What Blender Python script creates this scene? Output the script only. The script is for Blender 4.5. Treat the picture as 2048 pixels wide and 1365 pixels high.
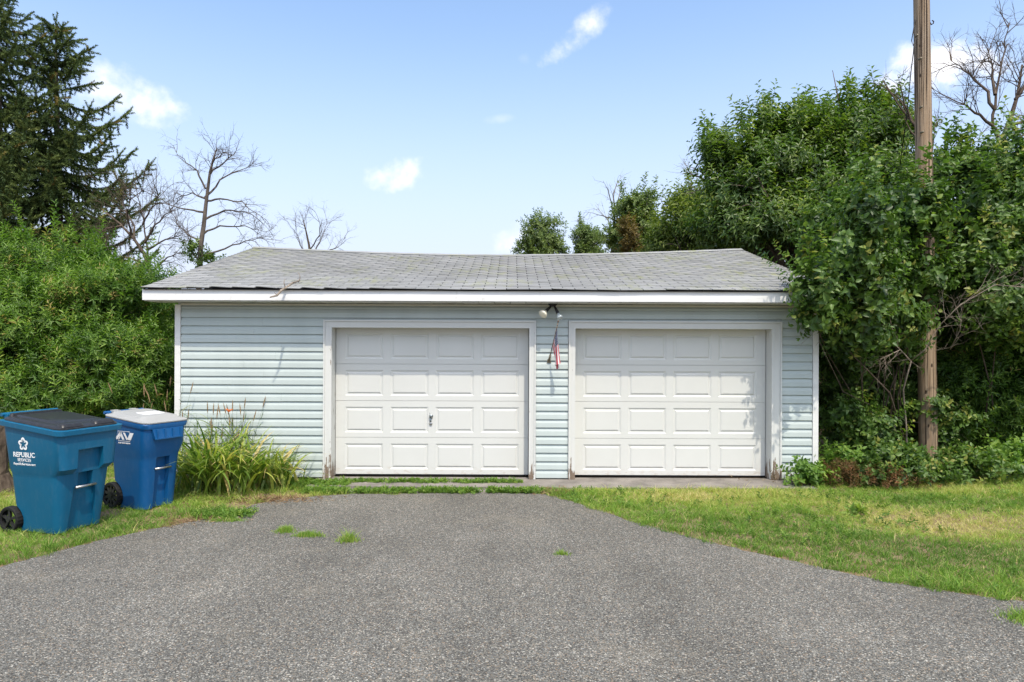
import bpy, bmesh, math, random
import numpy as np
from mathutils import Vector, Matrix

for o in list(bpy.data.objects):
    bpy.data.objects.remove(o)
SC = bpy.context.scene
COL = SC.collection
RNG = np.random.default_rng(11)
random.seed(5)
R = math.radians

# ------------------------------------------------------------------ camera
EYE = 1.86; F = 1365.0; CX = 1024.0; HY = 695.0
cam_d = bpy.data.cameras.new('camera')
cam = bpy.data.objects.new('camera', cam_d); COL.objects.link(cam)
cam.location = (0, 0, EYE); cam.rotation_euler = (R(90), 0, 0)
cam_d.sensor_width = 36.0; cam_d.lens = 24.0
cam_d.shift_y = (HY - 682.5) / 2048.0
cam_d.clip_end = 2000
SC.camera = cam

# ------------------------------------------------------------------ world
SUNV = Vector((0.30, -1.0, 1.80)).normalized()      # towards the sun
ELEV = math.asin(SUNV.z); AZ = math.atan2(SUNV.x, SUNV.y)
wd = bpy.data.worlds.new('World'); SC.world = wd; wd.use_nodes = True
nt = wd.node_tree; nt.nodes.clear()
def N(nt, t, **kw):
    n = nt.nodes.new(t)
    for k, v in kw.items():
        setattr(n, k, v)
    return n
out = N(nt, 'ShaderNodeOutputWorld'); bg = N(nt, 'ShaderNodeBackground')
sky = N(nt, 'ShaderNodeTexSky', sky_type='NISHITA', sun_disc=False, sun_elevation=ELEV,
        sun_rotation=AZ, air_density=1.0, dust_density=2.6, ozone_density=1.3, altitude=200)
SKY_STRENGTH = 0.15; HAZE_COL = (2.65, 2.82, 3.45, 1)
bg.inputs['Strength'].default_value = SKY_STRENGTH
nt.links.new(bg.outputs[0], out.inputs[0])
tc = N(nt, 'ShaderNodeTexCoord')
nz = N(nt, 'ShaderNodeTexNoise'); nz.inputs['Scale'].default_value = 16; nz.inputs['Detail'].default_value = 7
nz.inputs['Roughness'].default_value = 0.62
nt.links.new(tc.outputs['Generated'], nz.inputs['Vector'])
nz2 = N(nt, 'ShaderNodeTexNoise'); nz2.inputs['Scale'].default_value = 55; nz2.inputs['Detail'].default_value = 5
nt.links.new(tc.outputs['Generated'], nz2.inputs['Vector'])
def wmath(op, a, b=None, clamp=False):
    m = N(nt, 'ShaderNodeMath', operation=op); m.use_clamp = clamp
    for i, v in enumerate((a, b)):
        if v is None: continue
        if isinstance(v, (int, float)): m.inputs[i].default_value = v
        else: nt.links.new(v, m.inputs[i])
    return m.outputs[0]
def wdot(vec):
    m = N(nt, 'ShaderNodeVectorMath', operation='DOT_PRODUCT')
    nt.links.new(tc.outputs['Generated'], m.inputs[0]); m.inputs[1].default_value = vec
    return m.outputs['Value']
nsum = wmath('ADD', wmath('MULTIPLY', wmath('SUBTRACT', nz.outputs[0], 0.5), 3.4),
             wmath('MULTIPLY', wmath('SUBTRACT', nz2.outputs[0], 0.5), 1.5))
clouds = []   # azimuth, elevation, half width, half height (degrees), tilt, density
def sky_dir(px, py):
    v = Vector(((px - CX) / F, 1, (HY - py) / F)).normalized()
    return math.degrees(math.atan2(v.x, v.y)), math.degrees(math.asin(v.z))
for px, py, w, h, tilt, den in [(248, 188, 4.2, 1.9, -14, .95), (1160, 68, 3.6, 1.2, 32, .9), (795, 348, 2.6, 1.4, 12, .95),
                                (1895, 130, 4.4, 1.9, -4, 1.5), (1785, 165, 1.8, 1.0, 0, 1.2), (1815, 118, 1.6, 1.3, 20, 1.2), (1025, 478, 2.6, 1.5, 20, .8),
                                (1000, 238, 1.6, .4, 4, .35), (1050, 118, .7, .45, 0, .3)]:
    a, e = sky_dir(px, py); clouds.append((a, e, w, h, tilt, den))
for i in range(16):                                       # the same fair-weather clouds all the way round
    clouds.append((random.uniform(55, 305), random.uniform(8, 60), random.uniform(2.5, 7), random.uniform(1.2, 2.8),
                   random.uniform(-20, 30), random.uniform(.6, 1)))
acc = None
for a, e, w, h, tilt, den in clouds:
    a, e, t = R(a), R(e), R(tilt)
    c = Vector((math.sin(a) * math.cos(e), math.cos(a) * math.cos(e), math.sin(e)))
    e1 = Vector((math.cos(a), -math.sin(a), 0)); e2 = c.cross(e1) * -1
    if e2.z < 0: e2 = -e2
    f1 = e1 * math.cos(t) + e2 * math.sin(t); f2 = e2 * math.cos(t) - e1 * math.sin(t)
    u = wmath('MULTIPLY', wdot(f1), 1 / R(w)); v = wmath('MULTIPLY', wdot(f2), 1 / R(h))
    r2 = wmath('ADD', wmath('MULTIPLY', u, u), wmath('MULTIPLY', v, v))
    front = wmath('GREATER_THAN', wdot(c), 0.6)
    m = wmath('SUBTRACT', 1.0, r2); m = wmath('ADD', m, nsum)
    m = wmath('MULTIPLY', m, wmath('SUBTRACT', 1.35, wmath('MULTIPLY', r2, .22), True))
    m = wmath('MULTIPLY', wmath('MULTIPLY', m, .48 * den, True), front)
    m = wmath('MULTIPLY', m, wmath('LESS_THAN', r2, 6.0))
    acc = m if acc is None else wmath('MAXIMUM', acc, m)
ss = N(nt, 'ShaderNodeMapRange', interpolation_type='SMOOTHSTEP'); nt.links.new(acc, ss.inputs[0])
mixc = N(nt, 'ShaderNodeMix', data_type='RGBA')
nt.links.new(ss.outputs[0], mixc.inputs[0]); tint = N(nt, 'ShaderNodeMix', data_type='RGBA', blend_type='MULTIPLY'); tint.inputs[0].default_value = 1.0
tint.inputs[7].default_value = (1.0, 1.035, 1.03, 1); nt.links.new(sky.outputs[0], tint.inputs[6]); 
sepd = N(nt, 'ShaderNodeSeparateXYZ'); nt.links.new(tc.outputs['Generated'], sepd.inputs[0])
hz = N(nt, 'ShaderNodeMapRange', interpolation_type='SMOOTHSTEP'); nt.links.new(sepd.outputs[2], hz.inputs[0])
for i_, v_ in ((1, .02), (2, .48), (3, .92), (4, 0.0)): hz.inputs[i_].default_value = v_
hmix = N(nt, 'ShaderNodeMix', data_type='RGBA'); nt.links.new(hz.outputs[0], hmix.inputs[0]); nt.links.new(tint.outputs[2], hmix.inputs[6])
hmix.inputs[7].default_value = HAZE_COL; nt.links.new(hmix.outputs[2], mixc.inputs[6])     # pale haze low in the sky, the same all round
mixc.inputs[7].default_value = (4.6, 4.5, 4.6, 1)
nt.links.new(mixc.outputs[2], bg.inputs[0])

sun_d = bpy.data.lights.new('sun', 'SUN'); sun_d.energy = 2.0; sun_d.angle = R(0.53); sun_d.color = (1, .925, .80)
sun = bpy.data.objects.new('sun', sun_d); COL.objects.link(sun)
sun.rotation_euler = SUNV.to_track_quat('Z', 'Y').to_euler(); sun.location = SUNV * 60

vs = SC.view_settings
vs.view_transform = 'Standard'; vs.look = 'None'; vs.gamma = 1; vs.exposure = 1.02; vs.use_curve_mapping = False
SC.render.engine = 'CYCLES'
SC.cycles.max_bounces = 8; SC.cycles.transparent_max_bounces = 4; SC.cycles.diffuse_bounces = 4

# ------------------------------------------------------------------ helpers
def W(px, py, Y):
    return Vector(((px - CX) / F * Y, Y, EYE - (py - HY) / F * Y))
def G(px, py, z=0.0):
    Y = F * (EYE - z) / (py - HY)
    return Vector(((px - CX) / F * Y, Y, z))
def tag(o, label=None, cat=None, group=None, kind=None):
    for k, v in (('label', label), ('category', cat), ('group', group), ('kind', kind)):
        if v: o[k] = v
    return o
def empty(name, loc, label, cat, group=None, rot=(0, 0, 0)):
    o = bpy.data.objects.new(name, None); COL.objects.link(o)
    o.location = loc; o.rotation_euler = rot; o.empty_display_size = .1
    return tag(o, label, cat, group)
def link(name, me, mat=None, parent=None):
    o = bpy.data.objects.new(name, me); COL.objects.link(o)
    if mat is not None and not me.materials: me.materials.append(mat)
    if parent is not None: o.parent = parent
    return o
def np_mesh(name, V, Fc, rnd=None, attr='rnd', smooth=False, extra=None):
    """V (n,3), Fc list of (m,k) int arrays"""
    me = bpy.data.meshes.new(name)
    V = np.asarray(V, np.float32)
    if not isinstance(Fc, list): Fc = [Fc]
    Fc = [np.asarray(f, np.int32) for f in Fc if len(f)]
    nl = sum(f.size for f in Fc); nf = sum(len(f) for f in Fc)
    me.vertices.add(len(V)); me.vertices.foreach_set('co', V.ravel())
    me.loops.add(nl); me.loops.foreach_set('vertex_index', np.concatenate([f.ravel() for f in Fc]))
    me.polygons.add(nf)
    st = np.concatenate([np.full(len(f), f.shape[1], np.int32) for f in Fc])
    me.polygons.foreach_set('loop_start', np.concatenate([[0], np.cumsum(st)[:-1]]).astype(np.int32))
    if smooth: me.polygons.foreach_set('use_smooth', np.ones(nf, bool))
    if rnd is not None:
        a = me.attributes.new(attr, 'FLOAT', 'POINT'); a.data.foreach_set('value', np.asarray(rnd, np.float32))
    for k, v in (extra or {}).items():
        a = me.attributes.new(k, 'FLOAT', 'POINT'); a.data.foreach_set('value', np.asarray(v, np.float32))
    me.update(calc_edges=True)
    return me

class MB:
    def __init__(s): s.v = []; s.f = []
    def add(s, vs, fs):
        b = len(s.v); s.v += [tuple(v) for v in vs]; s.f += [tuple(b + i for i in f) for f in fs]; return s
    def box(s, x0, x1, y0, y1, z0, z1):
        v = [(x, y, z) for z in (z0, z1) for y in (y0, y1) for x in (x0, x1)]
        return s.add(v, [(0, 2, 3, 1), (4, 5, 7, 6), (0, 1, 5, 4), (2, 6, 7, 3), (0, 4, 6, 2), (1, 3, 7, 5)])
    def prism_x(s, prof, x0, x1):          # profile of (y,z), extruded along x
        n = len(prof); v = [(x0, y, z) for y, z in prof] + [(x1, y, z) for y, z in prof]
        f = [(i, (i + 1) % n, n + (i + 1) % n, n + i) for i in range(n)] + [tuple(range(n))[::-1], tuple(range(n, 2 * n))]
        return s.add(v, f)
    def rings(s, rs, cap0=True, cap1=True, closed=True):
        n = len(rs[0]); v = [p for r in rs for p in r]; f = []
        for k in range(len(rs) - 1):
            for i in range(n if closed else n - 1):
                j = (i + 1) % n; f.append((k * n + i, k * n + j, (k + 1) * n + j, (k + 1) * n + i))
        if cap0: f.append(tuple(range(n))[::-1])
        if cap1: f.append(tuple((len(rs) - 1) * n + i for i in range(n)))
        return s.add(v, f)
    def tube(s, pts, rad, sides=8, caps=True):
        pts = [Vector(p) for p in pts]
        if not hasattr(rad, '__len__'): rad = [rad] * len(pts)
        rs = []; a = None
        for i, p in enumerate(pts):
            d = (pts[min(i + 1, len(pts) - 1)] - pts[max(i - 1, 0)])
            d = d.normalized() if d.length > 1e-9 else Vector((0, 0, 1))
            if a is None: a = d.orthogonal().normalized()
            a = (a - d * a.dot(d)); a = a.normalized() if a.length > 1e-6 else d.orthogonal().normalized()
            b = d.cross(a)
            rs.append([p + (a * math.cos(t) + b * math.sin(t)) * rad[i] for t in [2 * math.pi * k / sides for k in range(sides)]])
        return s.rings(rs, caps, caps)
    def mesh(s, name, smooth=False):
        me = bpy.data.meshes.new(name); me.from_pydata([tuple(v) for v in s.v], [], s.f); me.update()
        bm = bmesh.new(); bm.from_mesh(me); bmesh.ops.recalc_face_normals(bm, faces=bm.faces); bm.to_mesh(me); bm.free()
        if smooth: me.polygons.foreach_set('use_smooth', np.ones(len(me.polygons), bool))
        return me
    def build(s, name, mat, parent=None, smooth=False):
        return link(name, s.mesh(name, smooth), mat, parent)

# ------------------------------------------------------------------ materials
class Mat:
    def __init__(s, name, rough=.6, spec=.4, metallic=0):
        s.m = bpy.data.materials.new(name); s.m.use_nodes = True; s.nt = s.m.node_tree
        s.b = s.nt.nodes['Principled BSDF']; s.b.inputs['Roughness'].default_value = rough
        s.b.inputs['Specular IOR Level'].default_value = spec; s.b.inputs['Metallic'].default_value = metallic
        s.co = s.nt.nodes.new('ShaderNodeTexCoord')
    def n(s, t, **kw): return N(s.nt, t, **kw)
    def l(s, a, b): s.nt.links.new(a, b)
    def mapping(s, scale=(1, 1, 1), src='Object', rot=(0, 0, 0)):
        mp = s.n('ShaderNodeMapping'); mp.inputs['Scale'].default_value = scale; mp.inputs['Rotation'].default_value = rot
        s.l(s.co.outputs[src], mp.inputs[0]); return mp.outputs[0]
    def noise(s, scale, detail=4, rough=.55, vec=None):
        t = s.n('ShaderNodeTexNoise'); t.inputs['Scale'].default_value = scale; t.inputs['Detail'].default_value = detail
        t.inputs['Roughness'].default_value = rough
        s.l(vec if vec is not None else s.co.outputs['Object'], t.inputs['Vector']); return t.outputs[0]
    def voro(s, scale, vec=None, out='Color'):
        t = s.n('ShaderNodeTexVoronoi'); t.inputs['Scale'].default_value = scale
        s.l(vec if vec is not None else s.co.outputs['Object'], t.inputs['Vector']); return t.outputs[out]
    def ramp(s, src, stops, interp='LINEAR'):
        r = s.n('ShaderNodeValToRGB'); r.color_ramp.interpolation = interp
        el = r.color_ramp.elements
        while len(el) < len(stops): el.new(.5)
        for e, (p, c) in zip(el, stops):
            e.position = p; e.color = (c, c, c, 1) if not hasattr(c, '__len__') else (*c, 1)
        s.l(src, r.inputs[0]); return r.outputs[0]
    def mix(s, fac, a, b, blend='MIX'):
        m = s.n('ShaderNodeMix', data_type='RGBA', blend_type=blend)
        for i, v in ((0, fac), (6, a), (7, b)):
            if isinstance(v, (int, float)): m.inputs[i].default_value = v
            elif isinstance(v, tuple): m.inputs[i].default_value = (*v, 1)
            else: s.l(v, m.inputs[i])
        return m.outputs[2]
    def math(s, op, a, b=None, clamp=False):
        m = s.n('ShaderNodeMath', operation=op); m.use_clamp = clamp
        for i, v in enumerate((a, b)):
            if v is None: continue
            if isinstance(v, (int, float)): m.inputs[i].default_value = v
            else: s.l(v, m.inputs[i])
        return m.outputs[0]
    def attr(s, name):
        a = s.n('ShaderNodeAttribute'); a.attribute_name = name; return a.outputs['Fac']
    def objrand(s):
        return s.n('ShaderNodeObjectInfo').outputs['Random']
    def sep(s, src='Object'):
        x = s.n('ShaderNodeSeparateXYZ'); s.l(s.co.outputs[src], x.inputs[0]); return x.outputs
    def color(s, c):
        if isinstance(c, tuple): s.b.inputs['Base Color'].default_value = (*c, 1)
        else: s.l(c, s.b.inputs['Base Color'])
        return s
    def rough(s, v): s.l(v, s.b.inputs['Roughness']); return s
    def bump(s, h, strength=.3, dist=.01):
        b = s.n('ShaderNodeBump'); b.inputs['Strength'].default_value = strength; b.inputs['Distance'].default_value = dist
        s.l(h, b.inputs['Height']); s.l(b.outputs[0], s.b.inputs['Normal']); return s
    def translucent(s, col, fac):
        t = s.n('ShaderNodeBsdfTranslucent'); s.l(col, t.inputs[0]); mx = s.n('ShaderNodeMixShader')
        mx.inputs[0].default_value = fac; o = s.nt.nodes['Material Output']
        s.l(s.b.outputs[0], mx.inputs[1]); s.l(t.outputs[0], mx.inputs[2]); s.l(mx.outputs[0], o.inputs[0]); return s

M = {}
def plain(name, col, rough=.6, spec=.4, metallic=0, var=.12, scale=6):
    m = Mat(name, rough, spec, metallic); n = m.noise(scale, 5)
    m.color(m.mix(n, tuple(c * (1 - var) for c in col), tuple(min(1, c * (1 + var)) for c in col))); M[name] = m.m; return m
def leafmat(name, stops, rough=.45, spec=.35, trans=.28, tint=(1.0, 1.15, .55)):
    m = Mat(name, rough, spec); c = m.ramp(m.attr('rnd'), stops)
    m.color(c); tc2 = m.mix(1.0, c, tint, 'MULTIPLY'); m.translucent(m.mix(1.0, tc2, (1.9, 1.9, 1.9), 'MULTIPLY'), trans); M[name] = m.m

# asphalt with exposed stone
m = Mat('asphalt', .85, .25)
v1 = m.n('ShaderNodeTexVoronoi'); v1.inputs['Scale'].default_value = 138; m.l(m.co.outputs['Object'], v1.inputs[0])
sx = m.n('ShaderNodeSeparateColor'); m.l(v1.outputs['Color'], sx.inputs[0])
stone = m.ramp(sx.outputs[0], [(0, (.058, .055, .051)), (.18, (.100, .096, .089)), (.40, (.150, .143, .131)), (.62, (.205, .193, .172)), (.76, (.180, .186, .184)),
                               (.85, (.265, .205, .152)), (.91, (.32, .298, .258)), (.965, (.47, .45, .41))], 'CONSTANT')
edge = m.ramp(v1.outputs['Distance'], [(.0, 1.0), (.45, 1.0), (.8, .62)])
c = m.mix(1.0, stone, edge, 'MULTIPLY')
v2 = m.n('ShaderNodeTexVoronoi'); v2.inputs['Scale'].default_value = 48; m.l(m.co.outputs['Object'], v2.inputs[0])
s2 = m.n('ShaderNodeSeparateColor'); m.l(v2.outputs['Color'], s2.inputs[0])
chip = m.math('MULTIPLY', m.math('GREATER_THAN', s2.outputs[1], .90), m.math('LESS_THAN', v2.outputs['Distance'], .34))
c = m.mix(m.math('MULTIPLY', chip, .6), c, m.ramp(s2.outputs[0], [(0, (.50, .47, .42)), (.45, (.36, .25, .18)), (.7, (.28, .29, .29))], 'CONSTANT'))
big = m.ramp(m.noise(.7, 6, .6), [(.3, .80), (.7, 1.12)])
c = m.mix(1.0, c, big, 'MULTIPLY')
trk = m.ramp(m.noise(1.0, 4, .5, m.mapping((1.5, .16, 1))), [(.35, .90), (.65, 1.08)])
c = m.mix(1.0, c, trk, 'MULTIPLY')
stain = m.math('MULTIPLY', m.ramp(m.noise(2.6, 7, .7), [(.60, 0.0), (.74, 1.0)]), .30)
c = m.mix(stain, c, (.085, .08, .075))
dirtm = m.math('MULTIPLY', m.ramp(m.noise(1.3, 7, .72, m.mapping((1, 1, 1), 'Object', (0, 0, 1.1))), [(.55, 0.0), (.75, 1.0)]), .28)
c = m.mix(dirtm, c, (.26, .225, .175))
fine = m.ramp(m.noise(40, 3), [(.3, .88), (.7, 1.12)])
m.color(m.mix(1.0, m.mix(1.0, c, fine, 'MULTIPLY'), (.99, .985, .925), 'MULTIPLY')); m.bump(v1.outputs['Distance'], .25, .003); M['asphalt'] = m.m
# ground
m = Mat('soil', .95, .1)
a = m.noise(1.6, 6); b = m.noise(38, 5, .7)
base = m.ramp(a, [(.35, (.20, .135, .08)), (.55, (.26, .19, .115)), (.7, (.19, .17, .08))])
m.color(m.mix(1.0, base, m.ramp(b, [(.3, .45), (.7, 1.35)]), 'MULTIPLY')); m.bump(b, .6, .02); M['soil'] = m.m
m = Mat('concrete', .9, .2)
a = m.noise(3, 7, .65); b = m.noise(90, 4, .6)
base = m.ramp(a, [(.3, (.13, .12, .105)), (.55, (.24, .215, .19)), (.75, (.30, .275, .24))])
m.color(m.mix(1.0, base, m.ramp(b, [(.3, .75), (.7, 1.15)]), 'MULTIPLY')); m.bump(b, .3, .004); M['concrete'] = m.m
# siding
m = Mat('siding', .42, .35)
st = m.noise(1.0, 6, .6, m.mapping((2.2, 2, .35)))
big = m.noise(.8, 3)
c = m.mix(big, (.415, .468, .445), (.455, .502, .478))
dirt = m.math('MULTIPLY', m.ramp(m.noise(7, 6, .7, m.mapping((1, 1, 3))), [(.55, 0.0), (.78, 1.0)]), .16)
m.color(m.mix(dirt, m.mix(1.0, c, m.ramp(st, [(.3, .93), (.7, 1.05)]), 'MULTIPLY'), (.33, .36, .33))); M['siding'] = m.m
# painted wood trim, peeling low down
m = Mat('trim_paint', .55, .35)
xyz = m.sep()
pn = m.noise(7, 6, .62, m.mapping((3.5, 3.5, .5)))
low = m.math('SUBTRACT', 1.0, m.math('MULTIPLY', xyz[2], 2.3), True)
lift = m.math('ADD', pn, m.math('MULTIPLY', low, .255))
mask = m.ramp(lift, [(.665, 0.0), (.68, 1.0)])
wood = m.ramp(m.noise(30, 5, .6, m.mapping((10, 10, 1))), [(.3, (.10, .07, .05)), (.6, (.24, .18, .13)), (.8, (.33, .28, .22))])
pt = m.mix(m.noise(5, 5), (.57, .57, .535), (.62, .62, .585))
m.color(m.mix(mask, pt, wood)); m.bump(mask, -.5, .004); M['trim_paint'] = m.m
m = Mat('trim_head', .55, .35)
pn = m.noise(6, 6, .62, m.mapping((.5, 6, 7))); mask = m.ramp(pn, [(.69, 0.0), (.705, 1.0)])
m.color(m.mix(mask, m.mix(m.noise(5, 5), (.57, .57, .535), (.62, .62, .585)), (.30, .24, .17))); m.bump(mask, -.5, .004); M['trim_head'] = m.m
m = Mat('white_metal', .38, .4)
st = m.noise(3, 6, .6, m.mapping((.6, 1, 5)))
m.color(m.mix(m.ramp(st, [(.45, 0.0), (.8, 1.0)]), (.70, .69, .66), (.60, .59, .555))); M['white_metal'] = m.m
m = Mat('fascia_metal', .35, .45)
st = m.noise(3, 6, .6, m.mapping((.6, 1, 6)))
gr = m.ramp(m.noise(9, 7, .7, m.mapping((2, 1, 1))), [(.60, 0.0), (.72, 1.0)])
c = m.mix(m.ramp(st, [(.45, 0.0), (.8, 1.0)]), (.73, .725, .70), (.66, .655, .63))
m.color(m.mix(m.math('MULTIPLY', gr, .35), c, (.35, .33, .27))); M['fascia_metal'] = m.m
m = Mat('door_paint', .42, .35)
xyz = m.sep(); n1 = m.noise(2.2, 6, .6)
c = m.mix(m.ramp(n1, [(.35, 0.0), (.75, 1.0)]), (.60, .60, .562), (.575, .574, .535))
low = m.math('SUBTRACT', 1.0, m.math('MULTIPLY', xyz[2], 4.5), True)
rst = m.math('MULTIPLY', m.ramp(m.noise(9, 6, .65, m.mapping((1.5, 1, 3))), [(.5, 0.0), (.68, 1.0)]), low)
m.color(m.mix(m.math('MULTIPLY', rst, .7), c, (.42, .33, .24)))
m.bump(m.noise(120, 2, .5, m.mapping((.15, 1, 1))), .04, .002); M['door_paint'] = m.m
plain('soffit', (.55, .54, .49), .6)
plain('frieze_cream', (.56, .55, .47), .6)
plain('dark_gap', (.015, .015, .015), .9, .1)
plain('black_metal', (.014, .013, .013), .5)
plain('bulb_warm', (.78, .72, .56), .25, .5, 0, .04)
m = Mat('bulb_glass', .12, .6); m.color((.62, .68, .68)); m.b.inputs['Transmission Weight'].default_value = .45; M['bulb_glass'] = m.m
plain('steel', (.46, .46, .45), .33, .5, .9)
plain('brass_old', (.19, .16, .11), .5, .5, .6)
plain('zinc', (.30, .33, .34), .4, .5, .8)
# shingles
def shingle(name, src):
    m = Mat(name, .92, .12)
    rn = src(m)
    geo = m.n('ShaderNodeNewGeometry'); pos = geo.outputs['Position']
    a = m.noise(.75, 6, .62, pos); gran = m.noise(260, 2, .6, pos)
    base = m.ramp(rn, [(0, (.265, .266, .258)), (.5, (.295, .296, .288)), (1, (.325, .325, .315))])
    moss = m.ramp(m.noise(1.3, 7, .68, pos), [(.47, 0.0), (.66, 1.0)])
    mm = m.n('ShaderNodeMapping'); mm.inputs['Scale'].default_value = (7, 1, 7); m.l(pos, mm.inputs[0])
    mfine = m.ramp(m.noise(1.6, 4, .6, mm.outputs[0]), [(.42, 0.0), (.62, 1.0)])
    c = m.mix(m.math('MULTIPLY', m.math('MULTIPLY', moss, mfine), .65), base, (.29, .305, .13))
    c = m.mix(1.0, c, m.ramp(a, [(.3, .80), (.7, 1.02)]), 'MULTIPLY')
    rust = m.math('MULTIPLY', m.ramp(m.noise(2.1, 6, .7, pos), [(.62, 0.0), (.75, 1.0)]), .3)
    c = m.mix(rust, c, (.24, .19, .15))
    m.color(m.mix(1.0, c, m.ramp(gran, [(.3, .8), (.7, 1.2)]), 'MULTIPLY')); m.bump(gran, .25, .003); M[name] = m.m
shingle('shingle', lambda m: m.objrand()); shingle('shingle_far', lambda m: m.attr('rnd'))
plain('roof_felt', (.02, .02, .02), .95, .1)
# plastics
def plastic(name, col, rough, var=.1):
    m = Mat(name, rough, .4); n = m.noise(5, 6, .6); sc = m.noise(30, 4, .6, m.mapping((1, 1, .3)))
    c = m.mix(n, tuple(x * (1 - var) for x in col), tuple(x * (1 + var) for x in col))
    dust = m.math('MULTIPLY', m.ramp(sc, [(.5, 0.0), (.8, 1.0)]), .06)
    m.color(m.mix(dust, c, (.35, .36, .36))); m.bump(m.noise(240, 2), .05, .002); M[name] = m.m
plastic('teal_plastic', (.003, .100, .195), .42); plastic('blue_plastic', (.004, .082, .235), .42)
plastic('black_plastic', (.022, .022, .023), .38); plastic('grey_plastic', (.33, .328, .31), .5)
plain('white_print', (.80, .80, .80), .6, .3, 0, .05)
plain('tyre', (.016, .016, .016), .75, .25)
plain('dark_print', (.05, .06, .09), .6)
# wood
m = Mat('pole_wood', .85, .2)
g1 = m.noise(2.0, 7, .65, m.mapping((16, 16, .55))); g2 = m.noise(1.0, 3, .5, m.mapping((48, 48, .30))); b3 = m.noise(.55, 3)
base = m.ramp(g1, [(.28, (.12, .080, .048)), (.48, (.29, .20, .122)), (.72, (.42, .32, .215))])
base = m.mix(m.ramp(b3, [(.4, 0.0), (.65, 1.0)]), base, m.mix(1.0, base, (.92, 1.0, 1.12), 'MULTIPLY'))
crack = m.ramp(g2, [(.40, 1.0), (.46, 0.0)])
kn = m.ramp(m.voro(2.3, m.mapping((2.2, 2.2, 1)), 'Distance'), [(.05, 1.0), (.09, 0.0)])
dk = m.math('MAXIMUM', crack, kn)
m.color(m.mix(dk, base, (.045, .03, .02))); m.bump(m.math('SUBTRACT', g1, dk), .6, .01); M['pole_wood'] = m.m
def bark(name, dark, light):
    m = Mat(name, .9, .15); n = m.noise(6, 6, .65, m.mapping((3, 3, .8)))
    m.color(m.ramp(n, [(.3, dark), (.7, light)])); m.bump(n, .8, .02); M[name] = m.m
bark('bark_dead', (.055, .045, .038), (.165, .135, .11)); bark('bark_brown', (.045, .032, .024), (.15, .115, .085)); bark('bark_grey', (.10, .085, .072), (.27, .235, .20))
bark('bark_red', (.085, .052, .035), (.23, .155, .11)); bark('bark_pale', (.13, .105, .08), (.34, .28, .22))
# foliage (rnd 0..1)
leafmat('leaf_shrub', [(0, (0.020, 0.054, 0.008)), (.35, (0.059, 0.125, 0.018)), (.75, (0.132, 0.226, 0.032)), (.95, (0.224, 0.311, 0.050)), (1, (0.285, 0.231, 0.074))])
leafmat('leaf_lilac', [(0, (0.018, 0.043, 0.008)), (.4, (0.051, 0.102, 0.018)), (.8, (0.103, 0.174, 0.032)), (.96, (0.174, 0.240, 0.042)), (1, (0.230, 0.238, 0.050))], .46, .38, .26)
leafmat('leaf_tree', [(0, (0.021, 0.051, 0.009)), (.4, (0.058, 0.110, 0.019)), (.8, (0.122, 0.183, 0.030)), (1, (0.198, 0.240, 0.046))], .4, .4)
leafmat('leaf_light', [(0, (0.047, 0.077, 0.012)), (.5, (0.101, 0.150, 0.026)), (1, (0.203, 0.237, 0.050))])
leafmat('leaf_far', [(0, (0.052, 0.087, 0.026)), (.5, (0.109, 0.160, 0.041)), (1, (0.189, 0.235, 0.068))])
leafmat('leaf_rust', [(0, (.05, .045, .012)), (.5, (.12, .085, .018)), (1, (.17, .12, .03))])
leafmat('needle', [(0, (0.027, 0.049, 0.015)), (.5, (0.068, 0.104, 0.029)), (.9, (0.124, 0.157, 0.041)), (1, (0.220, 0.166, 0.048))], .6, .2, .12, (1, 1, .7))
leafmat('grass_blade', [(0, (0.075, 0.157, 0.021)), (.35, (0.165, 0.286, 0.040)), (.6, (0.280, 0.373, 0.062)), (.8, (0.420, 0.400, 0.133)), (1, (0.520, 0.443, 0.209))], .55, .25, .3, (1.0, 1.05, .6))
leafmat('strap_leaf', [(0, (0.052, 0.109, 0.018)), (.5, (0.149, 0.230, 0.036)), (.85, (0.345, 0.368, 0.070)), (1, (0.529, 0.402, 0.160))], .4, .4, .3)
leafmat('weed_leaf', [(0, (0.055, 0.121, 0.020)), (.6, (0.132, 0.231, 0.036)), (1, (0.242, 0.319, 0.060))], .5, .3, .3)
leafmat('weed_red', [(0, (.045, .06, .015)), (.5, (.12, .075, .03)), (1, (.22, .10, .05))], .6, .2, .25)
leafmat('dry_litter', [(0, (.10, .055, .03)), (.5, (.22, .14, .075)), (1, (.38, .28, .16))], .8, .1, .1, (1, 1, 1))
leafmat('petal', [(0, (.62, .13, .03)), (1, (.75, .25, .06))], .5, .3, .3, (1, 1, 1))
leafmat('seed_head', [(0, (0.286, 0.195, 0.104)), (1, (0.546, 0.390, 0.221))], .8, .1, .2, (1, 1, 1))

# ================================================================== SETTING
me = MB().add([(-300, -60, 0), (300, -60, 0), (300, 500, 0), (-300, 500, 0)], [(0, 1, 2, 3)]).mesh('ground')
tag(link('ground', me, M['soil']), kind='structure')

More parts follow.
